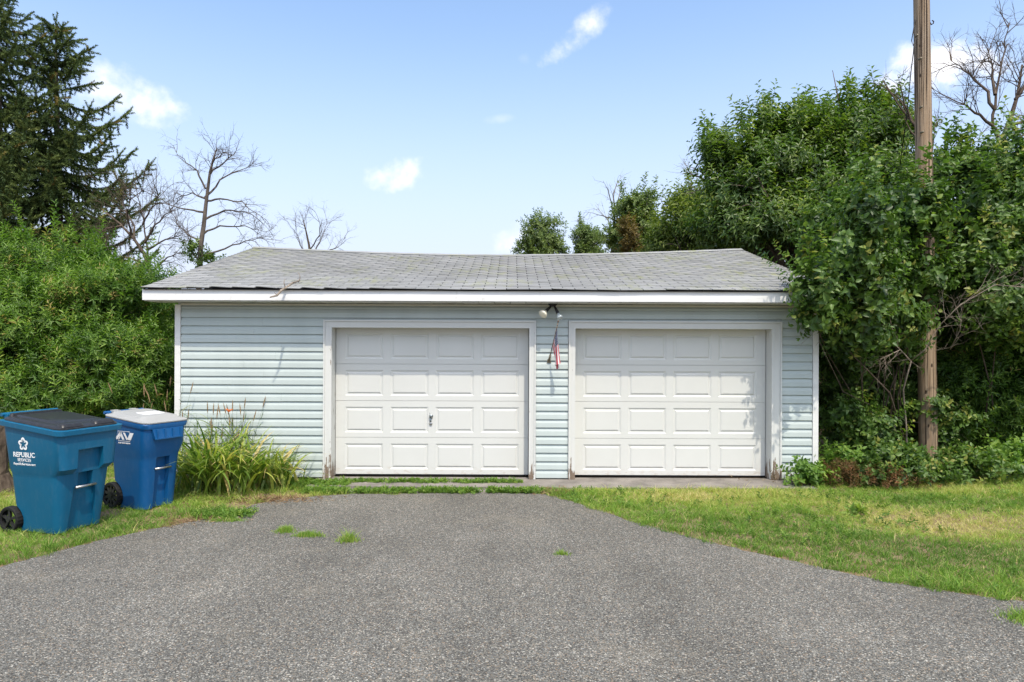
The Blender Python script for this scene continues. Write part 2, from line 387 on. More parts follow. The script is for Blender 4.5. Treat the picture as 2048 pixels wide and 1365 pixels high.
LEFT = [(-420, 1262), (-250, 1208), (-90, 1162), (0, 1137), (100, 1110), (200, 1083), (300, 1062), (400, 1043), (450, 1036), (480, 1024), (505, 1012), (560, 1001), (640, 994), (700, 990)]
TOPE = [(780, 990), (900, 988), (1000, 989), (1065, 988)]
RIGHT = [(1090, 991), (1110, 996), (1150, 1007), (1200, 1022), (1250, 1041), (1300, 1055), (1400, 1081), (1500, 1106), (1600, 1129), (1700, 1151), (1800, 1171), (1900, 1187), (2048, 1207), (2300, 1240), (2700, 1290)]
drive = [Vector((-9, -7, 0)), Vector((-9, G(*LEFT[0]).y, 0))] + [G(*p) for p in LEFT + TOPE + RIGHT] + [Vector((9, -7, 0))]
def densify(poly, step, jit, skip=2):
    o = []
    n = len(poly)
    for i in range(n):
        a, b = poly[i], poly[(i + 1) % n]; L = (b - a).length; k = max(1, int(L / step)) if 1 <= i < n - 2 else 1
        for j in range(k):
            p = a.lerp(b, j / k)
            if 1 < i < n - 2: p = p + Vector((random.gauss(0, jit), random.gauss(0, jit), 0))
            o.append(p)
    return o
drive_d = densify(drive, .05, .010)
def sheet(name, poly, z, mat, thick=None):
    me = bpy.data.meshes.new(name)
    n = len(poly); vs = [(p.x, p.y, z) for p in poly]; fs = [tuple(range(n))]
    if thick:
        vs += [(p.x, p.y, z - thick) for p in poly]; fs += [(i, n + i, n + (i + 1) % n, (i + 1) % n) for i in range(n)]
    me.from_pydata(vs, [], fs); me.update()
    if me.polygons[0].normal.z < 0: me.flip_normals()
    return link(name, me, mat)
tag(sheet('driveway', drive_d, .012, M['asphalt'], .012), kind='structure')
DRIVE = np.array([(p.x, p.y) for p in drive])
TILT = 0.0042
apron = [Vector((-2.72, 9.62, 0)), Vector((-2.72, 8.98, 0)), Vector((-1.5, 8.95, 0)), Vector((.3, 8.93, 0)), Vector((2.2, 8.95, 0)), Vector((4.0, 8.93, 0)), Vector((4.02, 9.62, 0))]
ap = sheet('concrete_apron', densify(apron, .06, .008), .028, M['concrete'], .09); tag(ap, kind='structure'); ap.rotation_euler = (0, TILT, 0)
strip = [Vector((-2.2, 8.935, 0)), Vector((-2.1, 8.70, 0)), Vector((.25, 8.69, 0)), Vector((.35, 8.92, 0))]
tag(sheet('path', densify(strip, .06, .01), .008, M['concrete'], .008), kind='structure')

# ================================================================== GARAGE
GY = 9.5                      # plane of the siding
WX0, WX1 = -4.69, 4.25
OV = .36; DEPTH = 7.2
garage = empty('garage', (0, GY, 0), 'pale blue two-door garage with sagging grey shingle roof', 'garage', rot=(0, TILT, 0))
def gb(mb, name, mat, parent=garage, smooth=False):     # world coordinates -> garage coordinates
    mb.v = [(x, y - GY, z) for x, y, z in mb.v]
    return mb.build(name, mat, parent, smooth)
D1 = (-2.512, .232); D2 = (.872, 3.600)                 # clear openings
T1 = (-2.625, .325); T2 = (.779, 3.737)                 # outside of trim
DTOP = 2.125; TTOP = 2.232; REC = .20
# core walls behind the siding
w = MB()
Z0, ZT = .035, 2.46
for a, b in ((WX0 + .03, T1[0] + .06), (T1[1] - .06, T2[0] + .06), (T2[1] - .06, WX1 - .03)):
    w.box(a, b, GY + .012, GY + .15, Z0, ZT)
w.box(T1[0] + .062, T1[1] - .062, GY + .013, GY + .149, TTOP - .06, ZT - .002); w.box(T2[0] + .062, T2[1] - .062, GY + .013, GY + .149, TTOP - .06, ZT - .002)
gb(w, 'wall', M['siding'])
for x0, x1 in ((WX0 + .02, WX0 + .15), (WX1 - .15, WX1 - .02)):
    gb(MB().box(x0, x1, GY + .152, GY + DEPTH, Z0, ZT), 'wall', M['siding'])
gb(MB().box(WX0 + .152, WX1 - .152, GY + DEPTH - .15, GY + DEPTH - .002, Z0, ZT), 'wall', M['siding'])
for sgn, xe in ((-1, WX0 + .02), (1, WX1 - .02)):       # gable triangles
    g = MB(); x0, x1 = (xe, xe + .12) if sgn < 0 else (xe - .12, xe)
    pr = [(GY + .02, ZT + .002), (GY + DEPTH - .02, ZT + .002), (GY + DEPTH / 2, 3.62)]
    gb(g.prism_x(pr, x0, x1), 'gable', M['siding'])
# siding boards
CH = .1166
def board_mesh(x0, x1, z, h=CH):
    mb = MB()
    y = GY
    k = .46 * h
    prof = [(y + .010, z + h + .004), (y + .004, z + h - .006), (y - .013, z + h - k), (y - .0175, z + .004), (y - .016, z), (y - .003, z + .003), (y + .010, z + .004)]
    return mb.prism_x(prof, x0, x1)
zz = .045; row = 0
while zz < 2.40:
    h = min(CH, 2.425 - zz)
    segs = [(WX0 + .082, T1[0] - .004), (T1[1] + .004, T2[0] - .004), (T2[1] + .004, WX1 - .082)] if zz < TTOP - .05 else [(WX0 + .082, WX1 - .082)]
    for a, b in segs:
        if b - a > 1.5:
            cuts = [a] + sorted(random.uniform(a + .5, b - .5) for _ in range(1 if b - a < 4 else 2)) + [b]
        else: cuts = [a, b]
        for i in range(len(cuts) - 1):
            dz = random.uniform(-.0015, .0015)
            gb(board_mesh(cuts[i] + (.0008 if i else 0), cuts[i + 1] - .0008, zz + dz, h), 'siding_board', M['siding'])
    zz += CH; row += 1
for x0, x1 in ((WX0, WX0 + .078), (WX1 - .078, WX1)):
    c = MB().box(x0, x1, GY - .024, GY + .011, .03, 2.432)
    gb(c, 'corner_post', M['white_metal'])
gb(MB().box(WX0 + .085, WX1 - .085, GY - .026, GY + .010, 2.427, 2.452), 'frieze', M['frieze_cream'])
# door surrounds: jambs, head, mouldings
def surround(D, T):
    zb = .03
    for sgn, a, b in ((-1, T[0], D[0]), (1, D[1], T[1])):
        j = MB(); x0, x1 = a, b
        o0, o1 = (x0, x0 + .022) if sgn < 0 else (x1 - .022, x1)
        i0, i1 = (x0 + .0225, x1) if sgn < 0 else (x0, x1 - .0225)
        j.box(o0, o1, GY - .042, GY + .03, zb, TTOP); 
        j.box(i0, i1, GY - .026, GY + .03, zb, DTOP)
        k0, k1 = (i1 - .045, i1 - .032) if sgn < 0 else (i0 + .032, i0 + .045)
        j.box(k0, k1, GY - .030, GY - .0262, zb, DTOP + .02)
        gb(j, 'door_jamb', M['trim_paint'])
        s0, s1 = (i1 - .03, i1 - .002) if sgn < 0 else (i0 + .002, i0 + .03)
        gb(MB().box(s0, s1, GY + .0302, GY + REC + .06, zb, DTOP + .02), 'jamb_return', M['trim_paint'])
    hmb = MB().box(T[0] + .0225, T[1] - .0225, GY - .0415, GY + .03, TTOP - .024, TTOP - .001)
    hmb.box(T[0] + .0225, T[1] - .0225, GY - .0255, GY + .03, DTOP + .0005, TTOP - .0245)
    hmb.box(D[0] + .001, D[1] - .001, GY + .0305, GY + REC + .06, DTOP + .001, DTOP + .03)
    gb(hmb, 'door_head', M['trim_head'])
surround(D1, T1); surround(D2, T2)
# overhead doors
def door(D, lock):
    x0, x1 = D[0] + .006, D[1] - .006; zb = .050; H = DTOP + .012 - zb; sh = H / 4; Y = GY + REC
    root = gb(MB().box(x0 + .02, x1 - .02, Y + .03, Y + .045, zb + .01, zb + H - .01), 'garage_door', M['door_paint'])
    gb(MB().box(x0, x1, Y + .002, Y + .029, .0305, .0485), 'bottom_seal', M['dark_gap'], root)
    wd_ = x1 - x0; pitch = .643 * wd_ / 2.73; pw = .54; ph = .362
    for s in range(4):
        z0 = zb + s * sh + .002; z1 = zb + (s + 1) * sh - .002; zc = (z0 + z1) / 2 - .008
        mb = MB()
        xs = [x0]; 
        cxs = [(x0 + x1) / 2 + (k - 1.5) * pitch for k in range(4)]
        # face grid with grooves
        zlo, zhi = zc - ph / 2, zc + ph / 2
        def quad(a, b, c, d): mb.add([a, b, c, d], [(0, 1, 2, 3)])
        quad((x0, Y, z0), (x1, Y, z0), (x1, Y, zlo), (x0, Y, zlo)); quad((x0, Y, zhi), (x1, Y, zhi), (x1, Y, z1), (x0, Y, z1))
        px = x0
        for cxx in cxs:
            l, r = cxx - pw / 2, cxx + pw / 2
            quad((px, Y, zlo), (l, Y, zlo), (l, Y, zhi), (px, Y, zhi)); px = r
            rects = [(0, 0), (.004, .003), (.022, .0105), (.030, .0105), (.046, .0015), (.052, .0)]
            for (i0, d0), (i1, d1) in zip(rects, rects[1:]):
                A = [(l + i0, Y + d0, zlo + i0), (r - i0, Y + d0, zlo + i0), (r - i0, Y + d0, zhi - i0), (l + i0, Y + d0, zhi - i0)]
                B = [(l + i1, Y + d1, zlo + i1), (r - i1, Y + d1, zlo + i1), (r - i1, Y + d1, zhi - i1), (l + i1, Y + d1, zhi - i1)]
                for k in range(4): quad(A[k], A[(k + 1) % 4], B[(k + 1) % 4], B[k])
            i1 = rects[-1][0]; quad((l + i1, Y, zlo + i1), (r - i1, Y, zlo + i1), (r - i1, Y, zhi - i1), (l + i1, Y, zhi - i1))
        quad((px, Y, zlo), (x1, Y, zlo), (x1, Y, zhi), (px, Y, zhi))
        E = [(x0, z0), (x1, z0), (x1, z1), (x0, z1)]
        for k in range(4):
            (a, c), (b, d) = E[k], E[(k + 1) % 4]; quad((a, Y, c), (b, Y, d), (b, Y + .029, d), (a, Y + .029, c))
        gb(mb, 'door_section', M['door_paint'], root)
    if lock:
        lx, lz = (862 - CX) / F * Y, EYE - (833 - HY) / F * Y
        hb = MB(); hb.tube([(lx, Y - .001, lz), (lx, Y - .014, lz)], .026, 14)
        hb.tube([(lx, Y - .014, lz), (lx, Y - .05, lz)], .010, 10)
        hb.tube([(lx - .016, Y - .05, lz + .05), (lx, Y - .056, lz), (lx + .018, Y - .05, lz - .045)], [.006, .009, .006], 8)
        hb.box(lx - .020, lx + .004, Y - .006, Y - .001, lz - .105, lz - .02)
        gb(hb, 'lock_handle', M['zinc'], root, True)
        gb(MB().tube([(lx - .004, Y - .0065, lz - .108), (lx - .004, Y - .018, lz - .110)], .021, 14), 'key_lock', M['steel'], root, True)
    return root
door(D1, True); door(D2, False)
# roof
RX0, RX1 = -4.965, 4.38; EY = GY - OV - .02; RY = GY + DEPTH / 2 - .005; EZ = 2.635; RZ = 3.752
XM = -.25; HALF = (RX1 - RX0) / 2
def ridge_z(x):
    t = (x - (RX0 + RX1) / 2 + .0) / HALF
    return RZ - .135 * max(0, 1 - abs(t) ** 1.7)
def eave_z(x):
    t = (x - (RX0 + RX1) / 2) / HALF
    return EZ - .012 * (1 - t * t) + .004 * math.sin(x * 3.1)
def roof_p(x, s, up=0.0):
    z0, z1 = eave_z(x), ridge_z(x)
    belly = -.03 * math.sin(math.pi * min(1, max(0, s))) * (1 - ((x - (RX0 + RX1) / 2) / HALF) ** 2)
    p = Vector((x, EY + (RY - EY) * s, z0 + (z1 - z0) * s + belly))
    n = Vector((0, -(RZ - EZ), RY - EY)).normalized()
    return p + n * up
rm = MB(); nx, ns = 40, 8
V = [roof_p(RX0 + .01 + (RX1 - RX0 - .02) * i / nx, s / ns, -.004) for s in range(ns + 1) for i in range(nx + 1)]
Vb = []
for s in range(ns + 1):
    for i in range(nx + 1):
        p = roof_p(RX0 + .01 + (RX1 - RX0 - .02) * i / nx, s / ns, -.004); Vb.append(Vector((p.x, 2 * RY - p.y, p.z - .0005)))
fs = [(s * (nx + 1) + i, s * (nx + 1) + i + 1, (s + 1) * (nx + 1) + i + 1, (s + 1) * (nx + 1) + i) for s in range(ns) for i in range(nx)]
rm.add(V, fs); rm.add(Vb, fs)
roof = gb(rm, 'roof', M['roof_felt'])
SL = math.hypot(RY - EY, RZ - EZ); EXPO = .1425; ROWS = int(SL / EXPO) + 1; TAB = .305
def tab_mesh(name, w, L=.165, th=.0085, cut=.0062, curl=0):
    mb = MB(); a, b = -w / 2 + cut, w / 2 - cut
    mb.add([(a, 0, th + .004 + curl), (b, 0, th + .004), (b, L, th * .45), (a, L, th * .45), (a, 0, .004 + curl), (b, 0, .004), (b, L, 0), (a, L, 0)],
           [(0, 1, 2, 3), (4, 7, 6, 5), (0, 4, 5, 1), (1, 5, 6, 2), (2, 6, 7, 3), (3, 7, 4, 0)])
    me = mb.mesh(name); me.materials.append(M['shingle']); return me
tabs = {}
def tabm(w, curl):
    k = (round(w, 3), curl)
    if k not in tabs: tabs[k] = tab_mesh('shingle', w, curl=curl)
    return tabs[k]
TH = math.atan2(RZ - EZ, RY - EY)
count = 0; farV = []; farF = []; farR = []
for r in range(ROWS):
    s = r * EXPO / SL
    off = (.5 * TAB if r % 2 else 0) + random.uniform(-.004, .004)
    x = RX0 + (TAB if off == 0 else off) * 0
    edges = [RX0]; xx = RX0 + (off if off > .05 else TAB)
    while xx < RX1 - .04: edges.append(xx); xx += TAB
    edges.append(RX1)
    for a, b in zip(edges, edges[1:]):
        cxm = (a + b) / 2; p = roof_p(cxm, s, 0); q = roof_p(cxm, min(1, s + .04), 0); pl = roof_p(a, s); pr_ = roof_p(b, s)
        th = math.atan2(q.z - p.z, q.y - p.y); ry = -math.atan2(pr_.z - pl.z, b - a)
        yoff = random.gauss(0, .0014); jit = random.gauss(0, .0012)
        curl = random.choice([0, 0, 0, 0, .003]) if r else random.choice([0, .004, .012, .02] if a < -1 else [0, 0, .004, .008])
        if r == 0: yoff -= .02
        if count < 300 and r < 10:
            o = link('shingle', tabm(b - a, curl), None, roof)
            o.location = (p.x, p.y - GY + yoff, p.z); o.rotation_euler = (th, ry, jit); count += 1
        else:
            me_ = tabm(b - a, curl); Mx = Matrix.Translation((p.x, p.y - GY + yoff, p.z)) @ Matrix.Rotation(jit, 4, 'Z') @ Matrix.Rotation(ry, 4, 'Y') @ Matrix.Rotation(th, 4, 'X')
            L = .165 if s * SL + .165 < SL else max(.02, SL - s * SL)
            bs = len(farV); rv = random.random()
            for v in me_.vertices:
                c_ = v.co.copy(); c_.y *= L / .165; farV.append(Mx @ c_); farR.append(rv)
            for f in me_.polygons: farF.append([bs + i for i in f.vertices])
me = np_mesh('shingles', np.array([tuple(v) for v in farV]), np.array(farF), farR)
tag(link('shingles', me, M['shingle_far'], roof), kind='stuff')
cap = MB(); xs = [RX0 + (RX1 - RX0) * i / 40 for i in range(41)]
cap.rings([[roof_p(x, .965, .016) + Vector((0, -GY, 0)), Vector((x, RY - GY, ridge_z(x) + .022 + .004 * (i % 2))), Vector((x, 2 * RY - GY - roof_p(x, .965).y, roof_p(x, .965, .016).z)), Vector((x, RY - GY, ridge_z(x) + .008))] for i, x in enumerate(xs)])
cap.build('ridge_cap', M['shingle'], roof)
# fascia, soffit
FB = 2.474; FY = GY - OV
cutx = [RX0 + .005, -2.55, -.08, 1.66, RX1 - .012]
for i in range(4):
    a, b = cutx[i], cutx[i + 1]; f = MB(); n = 12; pr = .0015 * (i % 2)
    rs = []
    for k in range(n + 1):
        x = a + (b - a) * k / n; top = eave_z(x) - .012; wv = .0015 * math.sin(x * 5 + i)
        rs.append([(x, FY - .003 - pr + wv, FB), (x, FY - .004 - pr + wv, FB + .05), (x, FY - .002 - pr - wv, FB + .1), (x, FY - .004 - pr, top), (x, FY + .018, top), (x, FY + .018, FB)])
    gb(f.rings(rs), 'fascia', M['fascia_metal'])
gb(MB().box(RX0 + .03, RX1 - .03, EY - .012, FY + .019, 2.612, 2.6195), 'drip_edge', M['dark_gap'])
x = RX0 + .02; k = 0
while x < RX1 - .03:
    b = min(x + .2135, RX1 - .02); zs = 2.462 + random.uniform(-.003, .001)
    s_ = MB().box(x + .003, b - .003, FY + .019, GY + .011 if WX0 < x < WX1 - .2 else GY + .011, zs, zs + .008)
    s_.box((x + b) / 2 - .003, (x + b) / 2 + .003, FY + .020, GY + .010, zs - .003, zs - .0005)
    gb(s_, 'soffit_panel', M['soffit']); x = b
gb(MB().box(RX0 + .03, RX1 - .03, FY + .020, GY + .010, 2.473, 2.478), 'soffit_backing', M['dark_gap'])
for xe in (RX0 + .006, RX1 - .026):                      # eave box returns and rakes
    g = MB(); g.add([(xe, FY + .019, FB + .003), (xe, GY + .01, FB + .003), (xe, GY + .01, 2.71), (xe, FY + .019, 2.615), (xe + .02, FY + .019, FB + .003), (xe + .02, GY + .01, FB + .003), (xe + .02, GY + .01, 2.71), (xe + .02, FY + .019, 2.615)],
                 [(0, 1, 2, 3), (7, 6, 5, 4), (0, 4, 5, 1), (1, 5, 6, 2), (2, 6, 7, 3), (3, 7, 4, 0)])
    gb(g, 'eave_return', M['white_metal'])
    for back in (0, 1):
        rs = []
        for t in range(9):
            s = .09 + .91 * t / 8; p = roof_p(min(max(xe, RX0), RX1), s, -.008); y = p.y if not back else 2 * RY - p.y
            rs.append([(xe, y, p.z), (xe + .02, y, p.z), (xe + .02, y, p.z - .13), (xe, y, p.z - .13)])
        gb(MB().rings(rs), 'rake_board', M['white_metal'])

# ---- flood light under the soffit
fl = empty('flood_light', (.56, GY - .13, 2.462), 'black twin floodlight with two bulbs under the garage soffit', 'light')
MB().rings([[(x * k, y * k, z) for x, y in ((-.062, -.045), (.062, -.045), (.062, .045), (-.062, .045))] for z, k in ((-.001, 1), (-.018, 1), (-.045, .45))]).build('base', M['black_metal'], fl)
for sx, d, mat, br in ((-1, Vector((-.62, -.62, -.62)), 'bulb_warm', .064), (1, Vector((.34, -.5, -.80)), 'bulb_glass', .046)):
    d.normalize(); a = Vector((.022 * sx, 0, -.035)); e = a + d * .085
    arm = MB().tube([a, a + d * .03, e, e + d * .05], [.012, .016, .021, .023], 10).build('arm', M['black_metal'], fl, True)
    q = e + d * .05
    MB().tube([q, q + d * .02, q + d * .05, q + d * .075, q + d * .088], [.02, .024, br * .85, br, br * .72], 16).build('bulb', M[mat], fl, True)
# ---- flag and bracket
bk = W(1098, 722, GY - .02); bk.y = GY - .016
br = empty('flag_bracket', bk, 'tarnished metal flag bracket screwed to siding between the garage doors', 'bracket')
MB().rings([[(x * k, y, z * k) for x, z in ((-.03, -.028), (.03, -.028), (.022, .02), (-.022, .02))] for y, k in ((.002, 1), (-.008, 1))]).build('plate', M['brass_old'], br)
dirp = Vector((.105, -.30, .52)).normalized()
MB().tube([Vector((0, -.006, .0)), dirp * .04, dirp * .10], [.02, .015, .014], 12).build('socket', M['brass_old'], br, True)
fg = empty('flag', bk + dirp * .045, 'small faded american flag drooping on a thin stick', 'flag')
top = dirp * .57
MB().tube([Vector((0, 0, 0)), top], .0055, 8).build('stick', M['pole_wood'], fg, True)
MB().tube([top - dirp * .002, top + dirp * .012, top + dirp * .035], [.009, .012, .001], 8).build('finial', M['bark_red'], fg, True)
# cloth: hoist along the stick, fly hanging and folded
nu, nv = 26, 30
Vc = []
h0, h1 = .20, .50
for j in range(nv + 1):
    v = j / nv                                   # 0 at the hoist, 1 at the fly
    for i in range(nu + 1):
        u = i / nu                               # 0 bottom stripe, 1 top stripe
        p = dirp * (h0 + (h1 - h0) * u) 
        drop = v * .40
        gather = 1 - .5 * min(1, v * 1.4)
        mid = dirp * (h0 + (h1 - h0) * .62)
        q = mid + (p - mid) * gather + Vector((.035 * v + .030 * math.sin(u * 9) * v, .03 * math.sin(u * 13 + v * 2) * min(1, v * 2), -drop - .03 * v * u))
        Vc.append(q)
fsc = [(j * (nu + 1) + i, j * (nu + 1) + i + 1, (j + 1) * (nu + 1) + i + 1, (j + 1) * (nu + 1) + i) for j in range(nv) for i in range(nu)]
uu = [i / nu for j in range(nv + 1) for i in range(nu + 1)]; vv = [j / nv for j in range(nv + 1) for i in range(nu + 1)]
me = np_mesh('cloth', np.array([tuple(v) for v in Vc]), np.array(fsc), smooth=True, extra={'fu': uu, 'fv': vv})
m = Mat('flag_cloth', .8, .1)
u_, v_ = m.attr('fu'), m.attr('fv')
strp = m.math('GREATER_THAN', m.math('FRACT', m.math('MULTIPLY', u_, 6.5)), .5)
colr = m.mix(strp, (.58, .055, .08), (.72, .68, .66))
canton = m.math('MULTIPLY', m.math('GREATER_THAN', u_, .46), m.math('LESS_THAN', v_, .42))
cu = m.n('ShaderNodeCombineXYZ'); m.l(m.math('MULTIPLY', u_, 13), cu.inputs[0]); m.l(m.math('MULTIPLY', v_, 17), cu.inputs[1])
vt = m.n('ShaderNodeTexVoronoi'); vt.inputs['Scale'].default_value = 1; vt.inputs['Randomness'].default_value = 0; m.l(cu.outputs[0], vt.inputs[0])
star = m.math('LESS_THAN', vt.outputs['Distance'], .27)
m.color(m.mix(canton, colr, m.mix(star, (.02, .03, .10), (.74, .74, .74)))); M['flag_cloth'] = m.m
link('cloth', me, m.m, fg)
# ---- things on the roof
def branch_thing(name, paths, mat, label, cat):
    base = Vector(paths[0][0][0]); o = empty(name, base, label, cat)
    for i, (pts, rad) in enumerate(paths):
        MB().tube([Vector(p) - base for p in pts], rad, 7).build('stem' if i == 0 else 'twig', M[mat], o, True)
    return o
def onroof(px, py, up=.02):
    # point of the roof plane under that ray
    for s in np.linspace(0, 1, 400):
        y = EY + (RY - EY) * s; x = (px - CX) / F * y; p = roof_p(x, s)
        if EYE - (py - HY) / F * y >= p.z - 1e-3 and s > 0: pass
        yy = HY - (p.z - EYE) / p.y * F
        if yy <= py: return p + Vector((0, 0, up))
    return p
e0 = roof_p((572 - CX) / F * EY, 0) + Vector((0, -.012, .022))
A = [onroof(600, 562, .03), onroof(597, 569, .045), onroof(585, 571, .03), e0, e0 + Vector((-.035, -.07, -.035)), e0 + Vector((-.055, -.17, -.11)), e0 + Vector((-.115, -.26, -.14))]
branch_thing('fallen_branch', [(A, [.006, .010, .014, .018, .017, .013, .009]),
    ([A[0], A[0] + Vector((-.01, .03, .05)), A[0] + Vector((-.05, .06, .10))], [.006, .005, .003]),
    ([A[3], A[3] + Vector((-.02, -.01, .07)), A[3] + Vector((-.015, .0, .12))], [.008, .006, .003]),
    ([A[5], A[5] + Vector((-.03, -.02, .04))], [.006, .003]), ([A[2], A[2] + Vector((.05, -.03, .02)), A[2] + Vector((.09, -.04, .01))], [.006, .004, .002])],
    'bark_pale', 'crooked dead branch lying over the edge of the garage roof', 'branch')
q = onroof(353, 560, .008); lf = MB()
lf.add([(-.06, 0, 0), (-.02, -.03, .012), (.035, -.018, .02), (.06, .005, .004), (.02, .035, .018), (-.03, .03, .006), (0, 0, .03)], [(0, 1, 6), (1, 2, 6), (2, 3, 6), (3, 4, 6), (4, 5, 6), (5, 0, 6)])
o = lf.build('dead_leaf', M['bark_red']); o.location = q; o.rotation_euler = (TH, 0, .4); tag(o, 'curled brown dead leaf lying on the roof shingles', 'leaf')

# ================================================================== WHEELED BINS
def rrect(w, d, r, z, cy=0.0, n=5):
    o = []
    for cx_, cy_, a0 in ((w / 2 - r, d / 2 - r, 0), (-w / 2 + r, d / 2 - r, 90), (-w / 2 + r, -d / 2 + r, 180), (w / 2 - r, -d / 2 + r, 270)):
        for k in range(n + 1):
            a = R(a0 + 90 * k / n); o.append(Vector((cx_ + r * math.cos(a), cy + cy_ + r * math.sin(a), z)))
    return o
def boolean(me, cutters):
    o = bpy.data.objects.new('tmp', me); COL.objects.link(o); tmp = [o]
    for c in cutters:
        k = bpy.data.objects.new('tmpc', c); COL.objects.link(k); tmp.append(k)
        md = o.modifiers.new('b', 'BOOLEAN'); md.operation = 'DIFFERENCE'; md.object = k; md.solver = 'EXACT'
    dg = bpy.context.evaluated_depsgraph_get(); dg.update()
    r = bpy.data.meshes.new_from_object(o.evaluated_get(dg))
    for t in tmp: bpy.data.objects.remove(t)
    return r
def shear(me, d, rise, z0, z1):
    for v in me.vertices:
        k = min(1, max(0, (v.co.z - z0) / (z1 - z0))); v.co.z += rise * k * (v.co.y + d / 2) / d
    me.update(); return me
def bevel_shade(o, w=.006):
    md = o.modifiers.new('bevel', 'BEVEL'); md.width = w; md.segments = 2; md.limit_method = 'ANGLE'; md.angle_limit = R(35)
    return o
def autosmooth(me, ang=35):
    bm = bmesh.new(); bm.from_mesh(me)
    for f in bm.faces: f.smooth = True
    for e in bm.edges: e.smooth = len(e.link_faces) == 2 and e.calc_face_angle(0) < R(ang)
    bm.to_mesh(me); bm.free(); return me
def wheel(parent, x, y, r, wdt, side, spokes):
    t = MB(); prof = [(-.5, .82), (-.5, .95), (-.36, 1.0), (.36, 1.0), (.5, .95), (.5, .82)]; n = 44; rs = []
    for k in range(n):
        a = 2 * math.pi * k / n; tr = .975 if k % 2 else 1.0
        rs.append([Vector((x + p * wdt, y + q * r * (tr if q > .97 else 1) * math.cos(a), r + q * r * (tr if q > .97 else 1) * math.sin(a))) for p, q in prof])
    rs.append(rs[0]); t.rings(rs, False, False)
    wh = t.build('wheel', M['tyre'], parent)
    h = MB(); o_ = x + side * wdt * .18
    h.tube([(x - wdt * .4, y, r), (x + side * wdt * .52, y, r)], r * .2, 16)
    for k in range(spokes):
        a = 2 * math.pi * k / spokes + .3; dy, dz = math.cos(a), math.sin(a); px_, pz_ = -dz, dy; w2 = r * .085
        a0, a1 = r * .15, r * .83
        pts = []
        for xx in (o_ - wdt * .15, o_ + wdt * .15):
            for rr, ww in ((a0, w2 * 1.3), (a1, w2)):
                for sg in (-1, 1): pts.append((xx, y + dy * rr + px_ * ww * sg, r + dz * rr + pz_ * ww * sg))
        h.add(pts, [(0, 1, 3, 2), (4, 6, 7, 5), (0, 4, 5, 1), (2, 3, 7, 6), (0, 2, 6, 4), (1, 5, 7, 3)])
    rs = [[Vector((xx, y + q * r * math.cos(2 * math.pi * k / 36), r + q * r * math.sin(2 * math.pi * k / 36))) for xx, q in ((x - wdt * .3, .83), (x + side * wdt * .42, .83), (x + side * wdt * .42, .75), (x - wdt * .3, .75))] for k in range(36)]
    rs.append(rs[0]); h.rings(rs, False, False)
    h.build('rim', M['black_plastic'], wh); return wh
def text_mesh(name, s, size, mat, parent, Mx, bold=0.0, shearx=0.0):
    cu = bpy.data.curves.new(name, 'FONT'); cu.body = s; cu.size = size; cu.align_x = 'CENTER'; cu.offset = bold; cu.shear = shearx; cu.extrude = .0006
    t = bpy.data.objects.new('tmp', cu); COL.objects.link(t)
    dg = bpy.context.evaluated_depsgraph_get(); dg.update()
    me = bpy.data.meshes.new_from_object(t.evaluated_get(dg)); bpy.data.objects.remove(t); me.materials.clear()
    me.transform(Mx); return link(name, me, M[mat], parent)
def strip_loop(mb, pts, w, z, closed=True):
    n = len(pts); L = []
    for i in range(n):
        a, b = pts[(i - 1) % n], pts[(i + 1) % n]
        if not closed: a, b = pts[max(0, i - 1)], pts[min(n - 1, i + 1)]
        t = Vector((b[0] - a[0], b[1] - a[1])).normalized(); nrm = Vector((-t.y, t.x)) * w / 2
        L.append(((pts[i][0] + nrm.x, pts[i][1] + nrm.y, z), (pts[i][0] - nrm.x, pts[i][1] - nrm.y, z)))
    v = [p for q in L for p in q]
    mb.add(v, [(2 * i, 2 * i + 1, 2 * ((i + 1) % n) + 1, 2 * ((i + 1) % n)) for i in range(n if closed else n - 1)])

